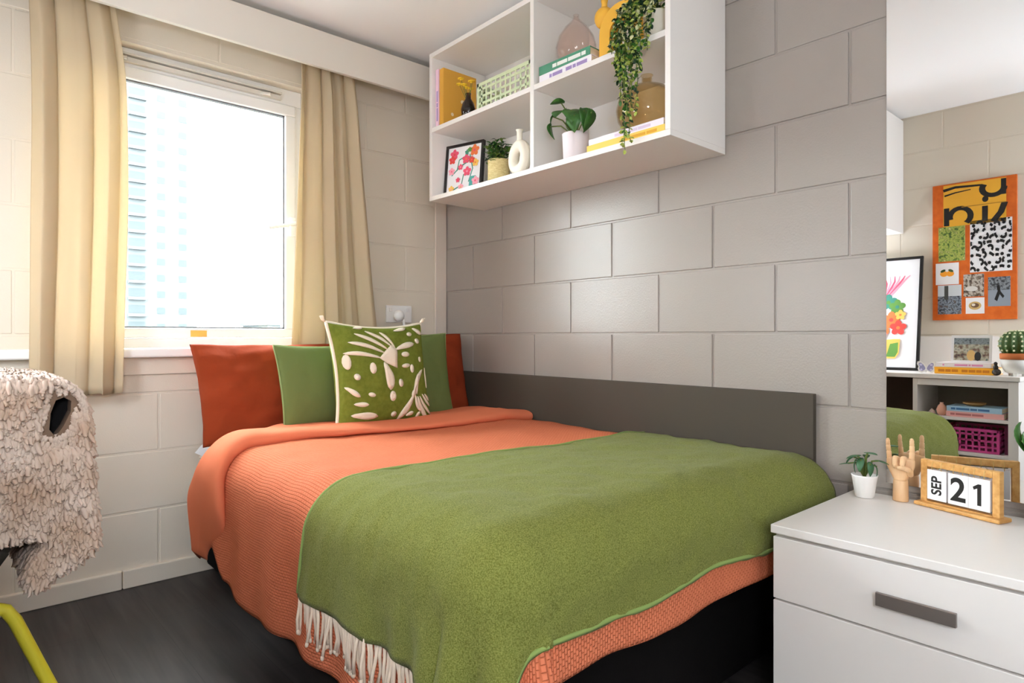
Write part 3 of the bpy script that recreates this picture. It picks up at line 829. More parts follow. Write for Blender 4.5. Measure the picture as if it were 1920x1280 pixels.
# right top : two books, glass bulb, yellow vase
book('white paperback lying under the green book on the upper wall shelf', (.262, .17, .032), (1.70, 1.612, SHZ+.001), 0, cm('white_cover', '#eeeaf0'), False, (.02, .05, .015, .03, -.01, .05, .012), lav_ink)
book('green hardback lying on the white paperback on the upper wall shelf', (.252, .165, .034), (1.703, 1.618, SHZ+.034), .02, cm('green_cover', '#4f8f72'), False, (.02, .02, .06, .05, .02), white_ink)
pv = thing('glass_bulb_vase', 'pale pink glass bulb vase standing on the green book', 'vase', (1.795, 1.64, SHZ+.069))
MB().lathe([(.03, 0), (.055, .008), (.072, .035), (.077, .07), (.068, .105), (.045, .14), (.02, .165), (.011, .178), (.012, .19), (.008, .19), (.008, .178), (.017, .163), (.042, .138), (.065, .104), (.074, .07), (.069, .036), (.05, .012), (.001, .006)], 32).build('glass', pink_glass, pv, smooth=True)
yv = thing('yellow_arch_vase', 'yellow ceramic arch vase with round side bulbs on the upper wall shelf', 'vase', (1.748, 1.368, SHZ+.001))
ym = mat('yellow_ceramic', '#e9b23e', .55)
outl = [(-.088, 0), (-.088, .09)] + [(.088*math.cos(PI-PI*k/14), .09+.085*math.sin(PI*k/14)) for k in range(15)] + [(.088, 0), (.042, 0)] + [(.042*math.cos(PI*k/10), .085+.035*math.sin(PI*k/10)) for k in range(11)] + [(-.042, 0)]
MB().prism([outl], -.035, .035, M=Matrix(((0,0,1,0),(-1,0,0,0),(0,1,0,0),(0,0,0,1)))).build('arch', ym, yv, bev=.008, seg=3, fix=True)
for k in (-1, 1):
    q = MB(); q.ell((0, k*.094, .165), (.034, .036, .038), 20, 12); q.lathe([(.012, .195), (.010, .215), (.013, .228), (.009, .228)], 16, M=T(0, k*.094, 0)); q.build('bulb', ym, yv, smooth=True)
# trailing plant
tp = thing('trailing_plant', 'trailing variegated ivy hanging over the right of the wall shelf', 'plant', (1.785, 1.262, SHZ+.001))
MB().lathe([(.045, 0), (.055, .005), (.062, .10), (.066, .105), (.060, .105), (.056, .095)], 24).build('pot', cer, tp, smooth=True)
MB().lathe([(.056, .09), (.001, .095)], 20).build('soil', soil, tp)
rs = random.Random(11)
LV = [leaf_k, leaf_d, leaf_l, leaf_p, stem_m]
vines = []
# hanging strands: (y offset where it hangs, how far down, x of strand)
for (dy, zend, xo) in [(.085, -.06, 1.662), (.072, -.17, 1.66), (.055, -.30, 1.655), (.045, -.335, 1.662), (.03, -.25, 1.65), (.02, -.33, 1.66), (.01, -.20, 1.655), (-.005, -.24, 1.66), (-.02, -.09, 1.652), (-.045, -.05, 1.66), (.06, -.10, 1.648), (.035, -.14, 1.645), (0., -.06, 1.65), (-.06, .01, 1.66), (.09, .0, 1.655)]:
    x1 = xo-1.785; y1 = dy
    pts = [(0, 0, .09), (x1*.4+rs.uniform(-.01, .01), y1*.5, .15+rs.uniform(-.02, .02)), (x1*.8, y1*.9, .10+rs.uniform(-.02, .03)), (x1, y1, .03)]
    z = .03
    while z > zend:
        z -= .028; pts.append((x1+rs.uniform(-.006, .006), y1+rs.uniform(-.007, .007)+(.02*(z/.3) if dy > .05 else 0), z))
    v = MB(); v.tube(pts, .0013, 5, 4)
    pv_ = [Vector(p) for p in pts]
    for a, b in zip(pv_, pv_[1:]):
        nseg = max(1, int((b-a).length/.009))
        for q in range(nseg):
            p = a.lerp(b, q/nseg)
            for side in range(2 if p.z > -.12 else 1):
                mi = rs.choice((0, 0, 1, 2, 3) if p.z > -.0 else (0, 1, 1, 2, 2))
                if p.z < -.3: mi = rs.choice((1, 2, 2))
                leaf_into(v, tuple(p), rs.uniform(0, 2*PI), rs.uniform(-1.1, .3), rs.uniform(.012, .021), rs.uniform(.010, .015), mi, .2, rs.uniform(-.8, .8))
    v.build('vine', LV, tp, smooth=True)
fo = MB()
for k in range(150):
    a = rs.uniform(0, 2*PI); r = .085*math.sqrt(rs.random()); p = (r*math.cos(a)-.02, r*math.sin(a)+.01, .10+rs.uniform(0, .085))
    leaf_into(fo, p, a+rs.uniform(-1, 1), rs.uniform(-.7, .8), rs.uniform(.015, .024), .015, rs.choice((0, 0, 1, 3, 2)), .2, rs.uniform(-.8, .8))
for k in range(36):
    fo.tube([(0, 0, .09), (rs.uniform(-.09, .05), rs.uniform(-.07, .09), rs.uniform(.1, .18))], .001, 4, 4)
fo.build('foliage', LV, tp, smooth=True)
# right bottom
pl = thing('pilea_plant', 'round-leaved green plant in a white pot on the lower wall shelf', 'plant', (1.75, 1.602, LO+.001))
MB().lathe([(.040, 0), (.045, .004), (.049, .098), (.050, .102), (.046, .102), (.045, .092)], 28).build('pot', mat('pale_pink_pot', '#eae0e2', .5), pl, smooth=True)
MB().lathe([(.045, .09), (.001, .094)], 20).build('soil', soil, pl)
def round_leaf(name, parent, base, tip, size, w_, m, droop=.25, fac=None):
    """one leaf with its stalk: stalk from base to tip, blade hanging outward from tip"""
    b, t = Vector(base), Vector(tip); d = (t-b); d2 = Vector((d.x, d.y, 0)); d2 = d2.normalized() if d2.length > 1e-4 else Vector((1, 0, 0))
    q = MB(); mid_ = b.lerp(t, .55) + Vector((0, 0, .02)); q.tube([b, mid_, t], .0016, 6, 1)
    yaw = math.atan2(d2.y, d2.x) if fac is None else fac
    v, f = leafpts(size, w_, droop, 8)
    q.add(v, f, 0, T(*t) @ R(yaw, 'Z') @ R(droop*1.2, 'Y') @ T(-size*.25, 0, 0))
    o = q.build(name, [m, stem_m], parent, smooth=True)
    md = o.modifiers.new('thickness', 'SOLIDIFY'); md.thickness = .0012
    return o
# leaves placed around the pot: (dx, dy, z, length, width, droop, yaw)
for (dx, dy, z, L, w_, dr, yw) in [(-.03, .045, .225, .055, .062, .05, 2.4), (-.05, .025, .185, .062, .062, .3, 3.3), (-.045, -.02, .175, .07, .066, .45, 4.0), (-.03, -.07, .165, .07, .058, .7, 4.6), (-.055, -.045, .15, .062, .06, .7, 3.6),
                                   (-.02, .115, .155, .05, .038, .9, 1.8), (-.03, .09, .185, .04, .026, .6, 2.2), (.03, -.02, .19, .06, .06, .3, 5.6), (.03, .04, .17, .06, .055, .4, .9), (-.03, -.105, .15, .06, .05, 1.0, 4.7)]:
    round_leaf('leaf', pl, (0, 0, .092), (dx, dy, z), L, w_, leaf_d, dr, yw)
book('yellow hardback lying at the bottom of the lower right wall shelf', (.325, .2, .024), (1.695, 1.335, LO+.001), 0, cm('yellow_cover', '#ecc65c'), False, (.03, .04, .06, .03), cm('gold_ink', '#d9a02c'))
book('white paperback under the amber vase on the wall shelf', (.315, .19, .022), (1.70, 1.337, LO+.0255), -.01, cm('white_lilac_cover', '#efe8f0'), False, (.05, .05, .03, .06), cm('pale_lilac_ink', '#d9c6dc'))
av = thing('amber_vase', 'large round amber glass bottle vase on books on the wall shelf', 'vase', (1.80, 1.318, LO+.048))
MB().lathe([(.04, 0), (.075, .012), (.098, .045), (.105, .082), (.096, .12), (.068, .152), (.032, .168), (.018, .176), (.017, .195), (.022, .2), (.018, .2), (.013, .195), (.014, .176), (.03, .165), (.065, .149), (.092, .119), (.101, .082), (.094, .047), (.072, .015), (.001, .008)], 40).build('glass', amber_glass, av, smooth=True)

# ------------------------------------------------------------------ mirror
mi_ = thing('wall_mirror', 'frameless wall mirror above the white chest of drawers', 'mirror', (GREY_X-.008, .34, .537))
bx((GREY_X-.007, .03, .537), (GREY_X-.0035, .64, 2.05)).build('glass', MATS['mirror'], mi_, world=True)
bx((GREY_X-.0034, .032, .54), (GREY_X-.001, .638, 2.048)).build('backing', cm('mirror_edge', '#c9ccc8', .3), mi_, world=True)

# ------------------------------------------------------------------ chest of drawers
CX, CY0, CY1, CZ = 1.487, .112, .722, .502
ch = thing('chest_of_drawers', 'white chest of drawers with steel bar handles under the mirror', 'chest', ((CX+2.0)/2, (CY0+CY1)/2, 0))
bx((CX-.004, CY0-.003, CZ-.02), (2.002, CY1+.004, CZ)).build('top', chest_lam, ch, bev=.002, world=True)
bx((CX+.018, CY0, .05), (2.0, CY1, CZ-.021)).build('body', chest_lam, ch, bev=.001, world=True)
bx((CX+.05, CY0+.02, 0), (1.97, CY1-.02, .05)).build('plinth', blackframe, ch, world=True)
for (z0, z1) in ((.327, .474), (.055, .322)):
    d = bx((CX, CY0+.001, z0), (CX+.0175, CY1-.001, z1)).build('drawer', chest_lam, ch, bev=.0015, world=True)
    zc = z0 + (z1-z0)*.50; q = MB(); yc = (CY0+CY1)/2
    q.box((CX-.024, yc-.072, zc-.014), (CX-.016, yc+.072, zc+.014)); q.box((CX-.017, yc-.062, zc-.008), (CX, yc-.052, zc+.008)); q.box((CX-.017, yc+.052, zc-.008), (CX, yc+.062, zc+.008))
    h_ = q.build('handle', steel, d, bev=.0012); h_.data.transform(T(-ch.location.x, -ch.location.y, 0))
# small plant
p1 = thing('small_potted_plant', 'small leafy plant in a white pot at the back corner of the chest', 'plant', (1.93, .672, CZ+.001))
MB().lathe([(.022, 0), (.024, .002), (.0325, .058), (.034, .062), (.030, .062), (.028, .055)], 28).build('pot', mat('white_ceramic_pot', '#efedea', .4), p1, smooth=True)
MB().lathe([(.029, .053), (.001, .056)], 20).build('soil', soil, p1)
dk = mat('green_grey_leaf', '#3f6b47', .45, transl=.1)
for (dx, dy, z, L, w_, dr, yw) in [(-.02, .012, .115, .04, .02, .1, 2.3), (-.012, -.012, .125, .04, .02, .0, -1.9), (-.022, .002, .105, .038, .02, .5, 3.2), (.0, .03, .108, .038, .018, .35, 1.5), (-.01, .022, .10, .035, .018, .7, 1.9), (.0, -.035, .105, .036, .016, .1, -1.5), (-.015, -.02, .095, .034, .018, .7, -2.3), (.012, .0, .115, .035, .018, .2, .3), (-.004, .042, .088, .034, .012, .1, 1.55), (.002, -.03, .088, .034, .012, .7, -1.4)]:
    round_leaf('leaf', p1, (0, 0, .054), (dx, dy, z), L, w_, dk, dr, yw)
# wooden hand
hn = thing('wooden_hand', 'jointed wooden hand making the horns sign in front of the mirror', 'ornament', (1.958, .59, CZ+.001), (0, 0, .10))
# local: palm faces -x, fingers up, thumb towards -y
MB().lathe([(.019, 0), (.0195, .003), (.018, .055), (.0165, .058)], 24).build('wrist', skin_wood, hn, smooth=True, bev=0)
pm = MB()
def palm(i, j):
    a = 2*PI*i; t = j
    z = .055 + .062*t
    wy = (.018 + .016*smooth01(t*1.4)) * (1 if t < .97 else .9); wx = .0145 - .003*t
    if t in (0,): wy *= .75
    c, s_ = math.cos(a), math.sin(a)
    return (wx*math.copysign(abs(c)**.8, c), wy*math.copysign(abs(s_)**.8, s_), z)
pm.grid(palm, 28, 12, closeu=True); pm.f.append(tuple(k*12+11 for k in range(28))); pm.m.append(0); pm.f.append(tuple(reversed([k*12 for k in range(28)]))); pm.m.append(0)
pm.build('palm', skin_wood, hn, smooth=True, fix=True)
def finger(name, joints, r):
    q = MB()
    for k in range(len(joints)-1):
        a, b = Vector(joints[k]), Vector(joints[k+1]); rr = r*(1-.10*k)
        q.tube([a.lerp(b, t) for t in (0, .12, .5, .88, 1)], [rr*.72, rr, rr*.92, rr*.95, rr*.6], 12)
        q.ell(tuple(b), (rr*.8,)*3, 12, 8)
    q.build(name, skin_wood, hn, smooth=True)
finger('finger', [(0, .027, .112), (.001, .029, .134), (.001, .0305, .150), (0, .031, .164)], .0068)         # little
finger('finger', [(-.002, .009, .114), (-.021, .010, .118), (-.027, .009, .102), (-.017, .008, .093)], .0078)   # ring, folded
finger('finger', [(-.002, -.009, .115), (-.022, -.010, .118), (-.029, -.009, .100), (-.018, -.008, .090)], .0082)  # middle, folded
finger('finger', [(0, -.026, .113), (.001, -.0265, .136), (.001, -.0265, .153), (0, -.026, .168)], .0076)       # index
finger('thumb', [(-.006, -.024, .073), (-.022, -.026, .088), (-.031, -.014, .094), (-.033, -.002, .095)], .0080)
# flip calendar
ca = thing('flip_calendar', 'wooden flip calendar reading SEP 21 on the white chest', 'calendar', (1.936, .448, CZ+.001), (0, 0, math.atan2(.551-.351, 1.948-1.882)-PI))
# local: x runs along the front (left to right as read), faces -y
W2 = .105
q = MB(); q.box((-W2, -.026, 0), (W2, .026, .010)); q.build('base', oak, ca, bev=.003)
for sx_ in (-1, 1): bx((sx_*.088-.0085, -.009, .010), (sx_*.088+.0085, .009, .122)).build('post', oak, ca, bev=.0015)
bx((-.0795, -.009, .104), (.0795, .009, .122)).build('top_rail', oak, ca, bev=.0015)
bx((-.0795, -.009, .010), (.0795, .009, .013)).build('bottom_rail', oak, ca)
for (x0, x1, nm) in ((-.076, -.0275, 'month_card'), (-.0225, .0265, 'day_card'), (.0275, .0765, 'day_card')):
    c = bx((x0, -.0125, .020), (x1, -.0105, .098)).build(nm, paper, ca)
    for k in (-1, 1) if nm == 'day_card' else (-1, 1):
        xx = (x0+x1)/2 + k*.0115
        rr = MB(); rr.tube([(xx, -.0115-.0135*math.cos(a)+.0115, .106+.0165*math.sin(a)) for a in [2*PI*z/18 for z in range(19)]], .0009, 6, cap=False)
        rr.build('ring', brass, c, smooth=True)
    bx((x0+.0005, -.0102, .021), (x1-.0005, .0105, .0968)).build('card_stack', cm('card_edges', '#d8d5d6', .8), c)
def put_text(t, size, x, z, rot=0, sx_=1.0, bold=0):
    me = text_mesh(t, size, ink, bold=bold); me.transform(T(x, -.0128, z) @ R(PI/2, 'X') @ R(rot, 'Z') @ Matrix.Diagonal((sx_, 1, 1, 1)))
    link('lettering', me, ca)
put_text('SEP', .036, -.051, .058, PI/2, .92, .0009); put_text('2', .082, .002, .056, 0, .95, .0018); one = flat_print([([(.048, .031), (.0575, .031), (.0575, .084), (.050, .084), (.0375, .0755), (.040, .0685), (.048, .073)], 0)]); one.v = [(x, -.0127-z, y) for x, y, z in one.v]; one.build('lettering', ink, ca)
# big leaved plant at the right end of the chest
p2 = thing('large_leaf_plant', 'dark pot with broad glossy leaves at the right end of the chest', 'plant', (1.90, .255, CZ+.001))
MB().lathe([(.036, 0), (.04, .004), (.05, .075), (.052, .08), (.047, .08), (.045, .07)], 28).build('pot', mat('plum_pot', '#4a3136', .4), p2, smooth=True)
MB().lathe([(.045, .068), (.001, .07)], 20).build('soil', soil, p2)
for (dx, dy, z, L, w_, dr, yw) in [(.02, .075, .225, .085, .055, 1.0, 1.5), (-.01, .06, .205, .08, .05, 1.2, 1.7), (-.03, -.04, .24, .1, .06, .5, 4.2), (.03, -.03, .22, .1, .06, .5, 5.5), (-.05, .0, .2, .1, .06, .6, 3.1)]:
    round_leaf('leaf', p2, (0, 0, .07), (dx, dy, z), L, w_, leaf_d, dr, yw)

# ------------------------------------------------------------------ desk side (seen in the mirror)
dsk = thing('desk', 'white desk with a low upstand along the cream wall', 'desk', (-.26, 1.55, 0))
bx((OPP_X+.002, .685, .722), (-.05, 2.45, .746)).build('worktop', white_lam, dsk, bev=.002, world=True)
bx((OPP_X+.002, .70, .746), (OPP_X+.02, 2.45, .953)).build('upstand', white_lam, dsk, bev=.001, world=True)
for x in (-.44, -.10): bx((x-.025, 2.38, 0), (x+.025, 2.43, .722)).build('leg', white_lam, dsk, bev=.002, world=True)
bx((OPP_X+.01, 1.18, .30), (OPP_X+.025, 2.4, .72)).build('modesty_panel', cm('dark_brown_panel', '#4a3c30', .6), dsk, world=True)
cab = thing('desk_shelf_unit', 'white open shelf unit supporting the end of the desk', 'cabinet', (-.26, .93, 0))
CB = OPP_X+.03
def cp(n, a, b, m=white_lam): bx(a, b).build(n, m, cab, bev=.001, world=True)
cp('side_panel', (CB, .693, 0), (-.062, .736, .72)); cp('side_panel', (CB, 1.143, 0), (-.062, 1.166, .72))
cp('top_rail', (CB, .736, .684), (-.062, 1.143, .72)); cp('shelf_board', (CB, .736, .502), (-.066, 1.143, .518)); cp('shelf_board', (CB, .736, .318), (-.066, 1.143, .336)); cp('bottom_board', (CB, .736, .05), (-.066, 1.143, .07))
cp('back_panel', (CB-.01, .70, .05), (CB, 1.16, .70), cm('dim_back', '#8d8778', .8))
# things in it
def pink_vase(): pass
vz = thing('pink_bud_vase', 'little pink bud vase on the desk unit shelf', 'vase', (-.115, 1.04, .519))
MB().lathe([(.015, 0), (.022, .01), (.026, .03), (.018, .05), (.008, .062), (.010, .07), (.006, .07)], 24).build('body', mat('pink_ceramic', '#e0a890', .4), vz, smooth=True)
vz = thing('shell_ornament', 'tiny pinkish ornament left of the pink bud vase', 'ornament', (-.12, 1.088, .519))
MB().lathe([(.014, 0), (.018, .008), (.012, .02), (.004, .03), (.0005, .032)], 16).build('body', mat('pale_shell', '#e6cdbf', .5), vz, smooth=True)
BR = PI
book('pink paperback lying under the blue book in the desk unit', (.255, .17, .028), (-.085, .885, .519), BR, cm('rose_cover', '#e3a9a4'), False, (.02, .02, .07, .05), cm('rose_ink', '#b06a6a'))
book('pale blue paperback lying on the pink book in the desk unit', (.245, .165, .028), (-.087, .888, .5475), BR+.02, cm('blue_cover', '#a9cbe0'), False, (.02, .02, .06, .03, .05), cm('blue_ink', '#3f6d9c'))
wt = thing('wooden_tray', 'small carved wooden dish on the pale blue book', 'tray', (-.16, .90, .577))
MB().lathe([(.03, 0), (.05, .008), (.055, .018), (.05, .018), (.03, .008), (.001, .006)], 24, sx=.8).build('dish', mat('brown_wood', '#a67c45', .5), wt, smooth=True)
crate('storage_crate', 'magenta slotted plastic crate on the low shelf of the desk unit', (-.085, .905, .338), (.26, .26, .125), cm('magenta_plastic', '#b9417e', .45), 9, 4, PI)
bx((-.30, .74, .337), (-.11, .76, .49)).build('folder', cm('maroon_folder', '#5d1238', .6)).__setitem__('label', 'maroon folder standing beside the magenta crate'); bpy.data.objects['folder']['category'] = 'folder'
# on the desk
s = []
def fs(x, y, r, a, b=None): s.extend(blossom(x, y, r, a, b))
for k in range(9): s.append((stroke([(.06+.004*k, .44), (.02+.022*k, .52+.006*k), (-.01+.028*k, .585)], .016, .004), 0 if k % 2 else 4))
for (x, y, r, a, b_) in [(.10,.42,.05,2,3), (.15,.39,.045,3,2), (.05,.40,.04,2,6), (-.10,.44,.05,0,4), (.02,.33,.05,1,5), (.12,.31,.05,1,7), (-.05,.36,.045,5,1), (.07,.27,.055,1,7), (.16,.26,.045,7,1), (0,.25,.05,7,4), (-.10,.30,.05,4,0), (-.15,.36,.04,1,5), (.17,.34,.03,5,1), (.06,.21,.04,4,0), (-.07,.22,.045,1,7)]: fs(x, y, r, a, b_)
s.append(([(-.09,.07),(.15,.07),(.17,.10),(.175,.19),(.14,.19),(.0,.175),(-.12,.19),(-.13,.1)], 5)); s.append(([(.10,.08),(.15,.08),(.165,.11),(.165,.17),(.12,.16)], 3)); s.append(([(-.06,.09),(.06,.09),(.08,.14),(-.05,.13)], 3)); s.append((ellipse(.02,.12,.035,.018), 5))
s = [([(.03-x, y) for x, y in p_], m_) for p_, m_ in s]
framed('large black framed bouquet print leaning on the wall behind the desk', .50, .70, .016, (-.345, 1.465, .747), PI/2, .13, s, FL)
bf = thing('butterfly_ornament', 'white and lilac butterfly ornament on the desk', 'ornament', (-.13, 1.118, .747), (0, 0, PI/2))
wing = lambda sx_: [(0, .028), (sx_*.012, .05), (sx_*.03, .066), (sx_*.043, .064), (sx_*.046, .05), (sx_*.038, .036), (sx_*.042, .022), (sx_*.036, .006), (sx_*.024, 0), (sx_*.01, .008), (0, .016)]
YZ = Matrix(((1,0,0,0),(0,0,-1,0),(0,1,0,0),(0,0,0,1)))
for sx_ in (-1, 1):
    w_ = MB().prism([wing(sx_)], -.004, .004, M=YZ).build('wing', white_lam, bf, bev=.001, fix=True)
    ip = flat_print([([(x*.72+sx_*.004, .033+(y-.033)*.72) for x, y in wing(sx_)], 0), (ellipse(sx_*.026, .046, .008, .006), 1), (ellipse(sx_*.024, .018, .006, .006), 1)], .0045)
    ip.v = [(x, -z, y) for x, y, z in ip.v]; ip.build('wing_print', [cm('lilac_print', '#8f8cae'), cm('pale_lilac', '#c9c3de')], w_)
MB().tube([(0, 0, .006), (0, 0, .055)], [.003, .002], 8).build('body', white_lam, bf)
book('orange hardback with bold lettering lying on the desk', (.275, .19, .036), (-.125, .94, .747), BR, cm('orange_cover', '#e8a21c'), False, (.018, .03, .025, .03, -.008, .028, .03, .024, .03), cm('dark_orange_ink', '#b56a00'))
book('white paperback lying on the orange book on the desk', (.25, .18, .024), (-.13, .945, .784), BR-.01, cm('white_pink_cover', '#f2ecec'), False, (.03, .008, -.04, .06, .01, .05), cm('pink_ink', '#e08fb8'))
def photo_mat(n, cols, scale):
    m = bpy.data.materials.new(n); m.use_nodes = True; nt = m.node_tree; b = nt.nodes['Principled BSDF']; b.inputs['Roughness'].default_value = .4
    t = nt.nodes.new('ShaderNodeTexCoord'); v = nt.nodes.new('ShaderNodeTexNoise'); v.inputs['Scale'].default_value = scale; v.inputs['Detail'].default_value = 5
    r = nt.nodes.new('ShaderNodeValToRGB'); e = r.color_ramp.elements
    e[0].color = lin(cols[0]); e[0].position = .34; e[1].color = lin(cols[-1]); e[1].position = .68
    for k, c in enumerate(cols[1:-1]): q_ = e.new(.34 + .34*(k+1)/(len(cols)-1)); q_.color = lin(c)
    nt.links.new(t.outputs['Object'], v.inputs['Vector']); nt.links.new(v.outputs['Fac'], r.inputs['Fac']); nt.links.new(r.outputs['Color'], b.inputs['Base Color'])
    return m
def card(name, label, cat, loc, rot, w_, h_, border, shapes, mats_, base=paper, group=None, thick=.0012, bottom=None):
    """flat print; local x right, z up, faces -y; origin bottom centre"""
    o = thing(name, label, cat, loc, rot, group)
    bx((-w_/2, -thick, 0), (w_/2, 0, h_)).build('sheet', base, o)
    pr = flat_print(shapes); pr.v = [(x, -thick-z, y) for x, y, z in pr.v]
    pr.build('print', mats_, o)
    return o
def rect(x0, y0, x1, y1): return [(x0, y0), (x1, y0), (x1, y1), (x0, y1)]
ph1 = photo_mat('group_photo', ['#2b2a2c', '#7a5a4c', '#9fa08c', '#c9bfae', '#5b6f6c'], 38)
card('photo_print', 'landscape photo print propped on the books on the desk', 'photo', (-.17, .918, .8095), (-.12, 0, PI/2), .185, .15, .01, [(rect(-.08, .012, .08, .135), 0), (ellipse(.0, .04, .02, .03), 1), (ellipse(-.03, .035, .015, .025), 2), (rect(-.08, .1, .08, .135), 3)], [ph1, cm('photo_gold', '#d9b070'), cm('photo_dark', '#1c1a1c'), photo_mat('photo_sky', ['#3f464c', '#8f989c', '#5b625e'], 60)])
# cactus
cc = thing('potted_cactus', 'spiny round cactus in a terracotta-rimmed white pot on the desk', 'plant', (-.15, .715, .747))
MB().lathe([(.03, .012), (.05, .02), (.066, .05), (.068, .088), (.063, .088), (.06, .07)], 28).build('pot', mat('white_footed_pot', '#e9e7e0', .5), cc, smooth=True)
for k in range(3): MB().lathe([(.010, 0), (.012, .02)], 12, M=T(.032*math.cos(k*2.1), .032*math.sin(k*2.1), 0)).build('foot', MATS['white_footed_pot'], cc)
MB().lathe([(.069, .086), (.072, .09), (.073, .114), (.069, .118), (.062, .112)], 28).build('rim', mat('terracotta_clay', '#b4622f', .8), cc, smooth=True)
MB().lathe([(.064, .108), (.001, .112)], 20).build('soil', soil, cc)
cb = MB()
def cac(i, j):
    a = 2*PI*i; p_ = PI*(.02+.86*j); r = .072*(1+.07*math.cos(a*14))*math.sin(p_)**.85
    return (r*math.cos(a), r*math.sin(a), .165+.072*math.cos(p_))
cb.grid(cac, 112, 16, closeu=True); cb.build('body', mat('cactus_green', '#3f5a24', .6), cc, smooth=True, fix=True)
spn = MB()
for k in range(14):
    for j in range(7):
        a = 2*PI*k/14; p_ = PI*(.1+.11*j); r = .072*1.07*math.sin(p_)**.85
        spn.ell((r*math.cos(a), r*math.sin(a), .165+.072*math.cos(p_)), (.0055, .0055, .0055), 6, 4)
spn.build('areoles', mat('cactus_wool', '#d8d6b4', .9), cc)
tg = thing('dark_figurine', 'small dark seated figurine beside the cactus pot', 'ornament', (-.12, .795, .747))
q = MB(); q.ell((0, 0, .018), (.017, .02, .018), 14, 10); q.ell((0, .004, .042), (.011, .012, .016), 12, 8); q.ell((0, .004, .062), (.009, .009, .010), 12, 8); q.build('body', mat('dark_bronze', '#2c2018', .5), tg, smooth=True)
# hanging cupboard on the cream wall
hc = thing('wall_cupboard', 'white wall cupboard up to the ceiling on the cream wall', 'cupboard', (-.31, 1.95, 1.596))
bx((OPP_X+.002, 1.337, 1.596), (-.17, 2.58, 2.30)).build('body', white_lam, hc, bev=.0015, world=True)
for y in (1.34, 1.962):
    d = bx((-.168, y, 1.60), (-.15, y+.615, 2.296)).build('door', white_lam, hc, bev=.0015, world=True)

# pin board
pb = tag(bx((OPP_X+.001, .769, 1.05), (OPP_X+.014, 1.176, 1.86)).build('pin_board', mat('orange_felt', '#d2661f', .95, bump=.3, bscale=500, col2='#c45a1a', cscale=30), bev=.0015), 'orange felt pin board on the cream wall above the desk', 'board')
BX = OPP_X+.0145
def pin(label, cat, y_hi, z_hi, y_lo, z_lo, shapes, mats_, base=paper, tilt=0, name='pinned_print'):
    w_ = y_hi-y_lo; h_ = z_hi-z_lo
    o = card(name, label, cat, (BX, (y_hi+y_lo)/2, z_lo), (0, tilt, PI/2), w_, h_, 0, [([(x*w_, y*h_) for x, y in poly], mi) for poly, mi in shapes], mats_, base, 'prints on the pin board')
    return o
# in this local frame +x runs toward +y
ylw = cm('poster_yellow', '#e0a42a'); bk_ = ink
pin('yellow poster with bold black letter shapes at the top of the pin board', 'poster', 1.12, 1.852, .817, 1.605,
    [(stroke(arc(-.30, .80, .17, PI, 2.2*PI, 14, .17), .10), 0), (rect(-.50, .62, -.42, .98), 0), (stroke([(.5, .88), (.3, .93), (-.1, .90), (-.2, .86)], .07, .03), 0), (stroke([(.48, .75), (.3, .80), (.05, .83)], .04, .02), 0),
     (stroke(arc(.22, .22, .17, -.3, PI*1.3, 14, .2), .10), 0), (rect(.40, .02, .49, .45), 0), (ellipse(-.18, .56, .05, .07), 0), (rect(-.22, .05, -.13, .40), 0), (stroke([(-.3, .02), (-.42, .22), (-.48, .44)], .10), 0), (rect(-.5, .43, .2, .45), 1)], [bk_, cm('poster_brown', '#a8781e')], ylw)
pin('green leafy photo print on the left of the pin board', 'photo', 1.145, 1.605, 1.011, 1.40, [(rect(-.5, 0, .5, 1), 0)], [photo_mat('foliage_photo', ['#33471c', '#5f7a2c', '#a8ae52', '#6f7f3a', '#c2b878'], 45)])
rs = random.Random(5); ss = []
for k in range(58):
    x, y = (k % 7)/7-.43+rs.uniform(-.04, .04), (k//7)/8.3+.06+rs.uniform(-.03, .03); a = rs.uniform(0, PI); L = rs.uniform(.05, .10)
    if k % 5 == 0: ss.append((ellipse(x, y, .042, .032), 0))
    elif k % 3 == 0: ss.append((stroke(arc(x, y, .06, a, a+3.6, 9, .05), .052), 0))
    else: ss.append((stroke([(x-L*math.cos(a)*.7, y-L*math.sin(a)*.55), (x+.02*math.sin(a), y+.01), (x+L*math.cos(a)*.85, y+L*math.sin(a)*.65)], .055), 0))
ss = [([(max(-.495, min(.495, x)), max(.005, min(.995, y))) for x, y in p_], m_) for p_, m_ in ss]
pin('black and white abstract squiggle print on the pin board', 'poster', .987, 1.625, .79, 1.325, ss, [ink])
pin('square white card with two oranges on the pin board', 'card', 1.159, 1.39, 1.042, 1.262, [(ellipse(-.13, .5, .17, .13), 0), (ellipse(.14, .5, .17, .13), 0), (ellipse(-.16, .64, .12, .06, .4), 1), (ellipse(.18, .64, .12, .06, -.4), 1)], [cm('orange_fruit', '#e8951f'), cm('dark_green_ink', '#2f4a22')])
pin('dark street photo print at the bottom left of the pin board', 'photo', 1.148, 1.258, 1.029, 1.085, [(rect(-.5, 0, .5, 1), 0), (rect(-.5, .62, .5, 1), 1), (rect(.05, .5, .22, .98), 2)], [photo_mat('street_photo', ['#191a1e', '#3c4550', '#8f98a4', '#232428', '#7d6a5c'], 55), cm('pale_sky_ink', '#cfd4d8'), cm('tower_ink', '#3a3c38')])
pin('brown photo print in the lower middle of the pin board', 'photo', 1.019, 1.315, .92, 1.185, [(rect(-.5, 0, .5, 1), 0), (ellipse(.1, .35, .3, .12), 1)], [photo_mat('brown_photo', ['#2e2620', '#6a5a4c', '#c9c0b4', '#3b3029'], 50), cm('pale_shape', '#d9d6d0')])
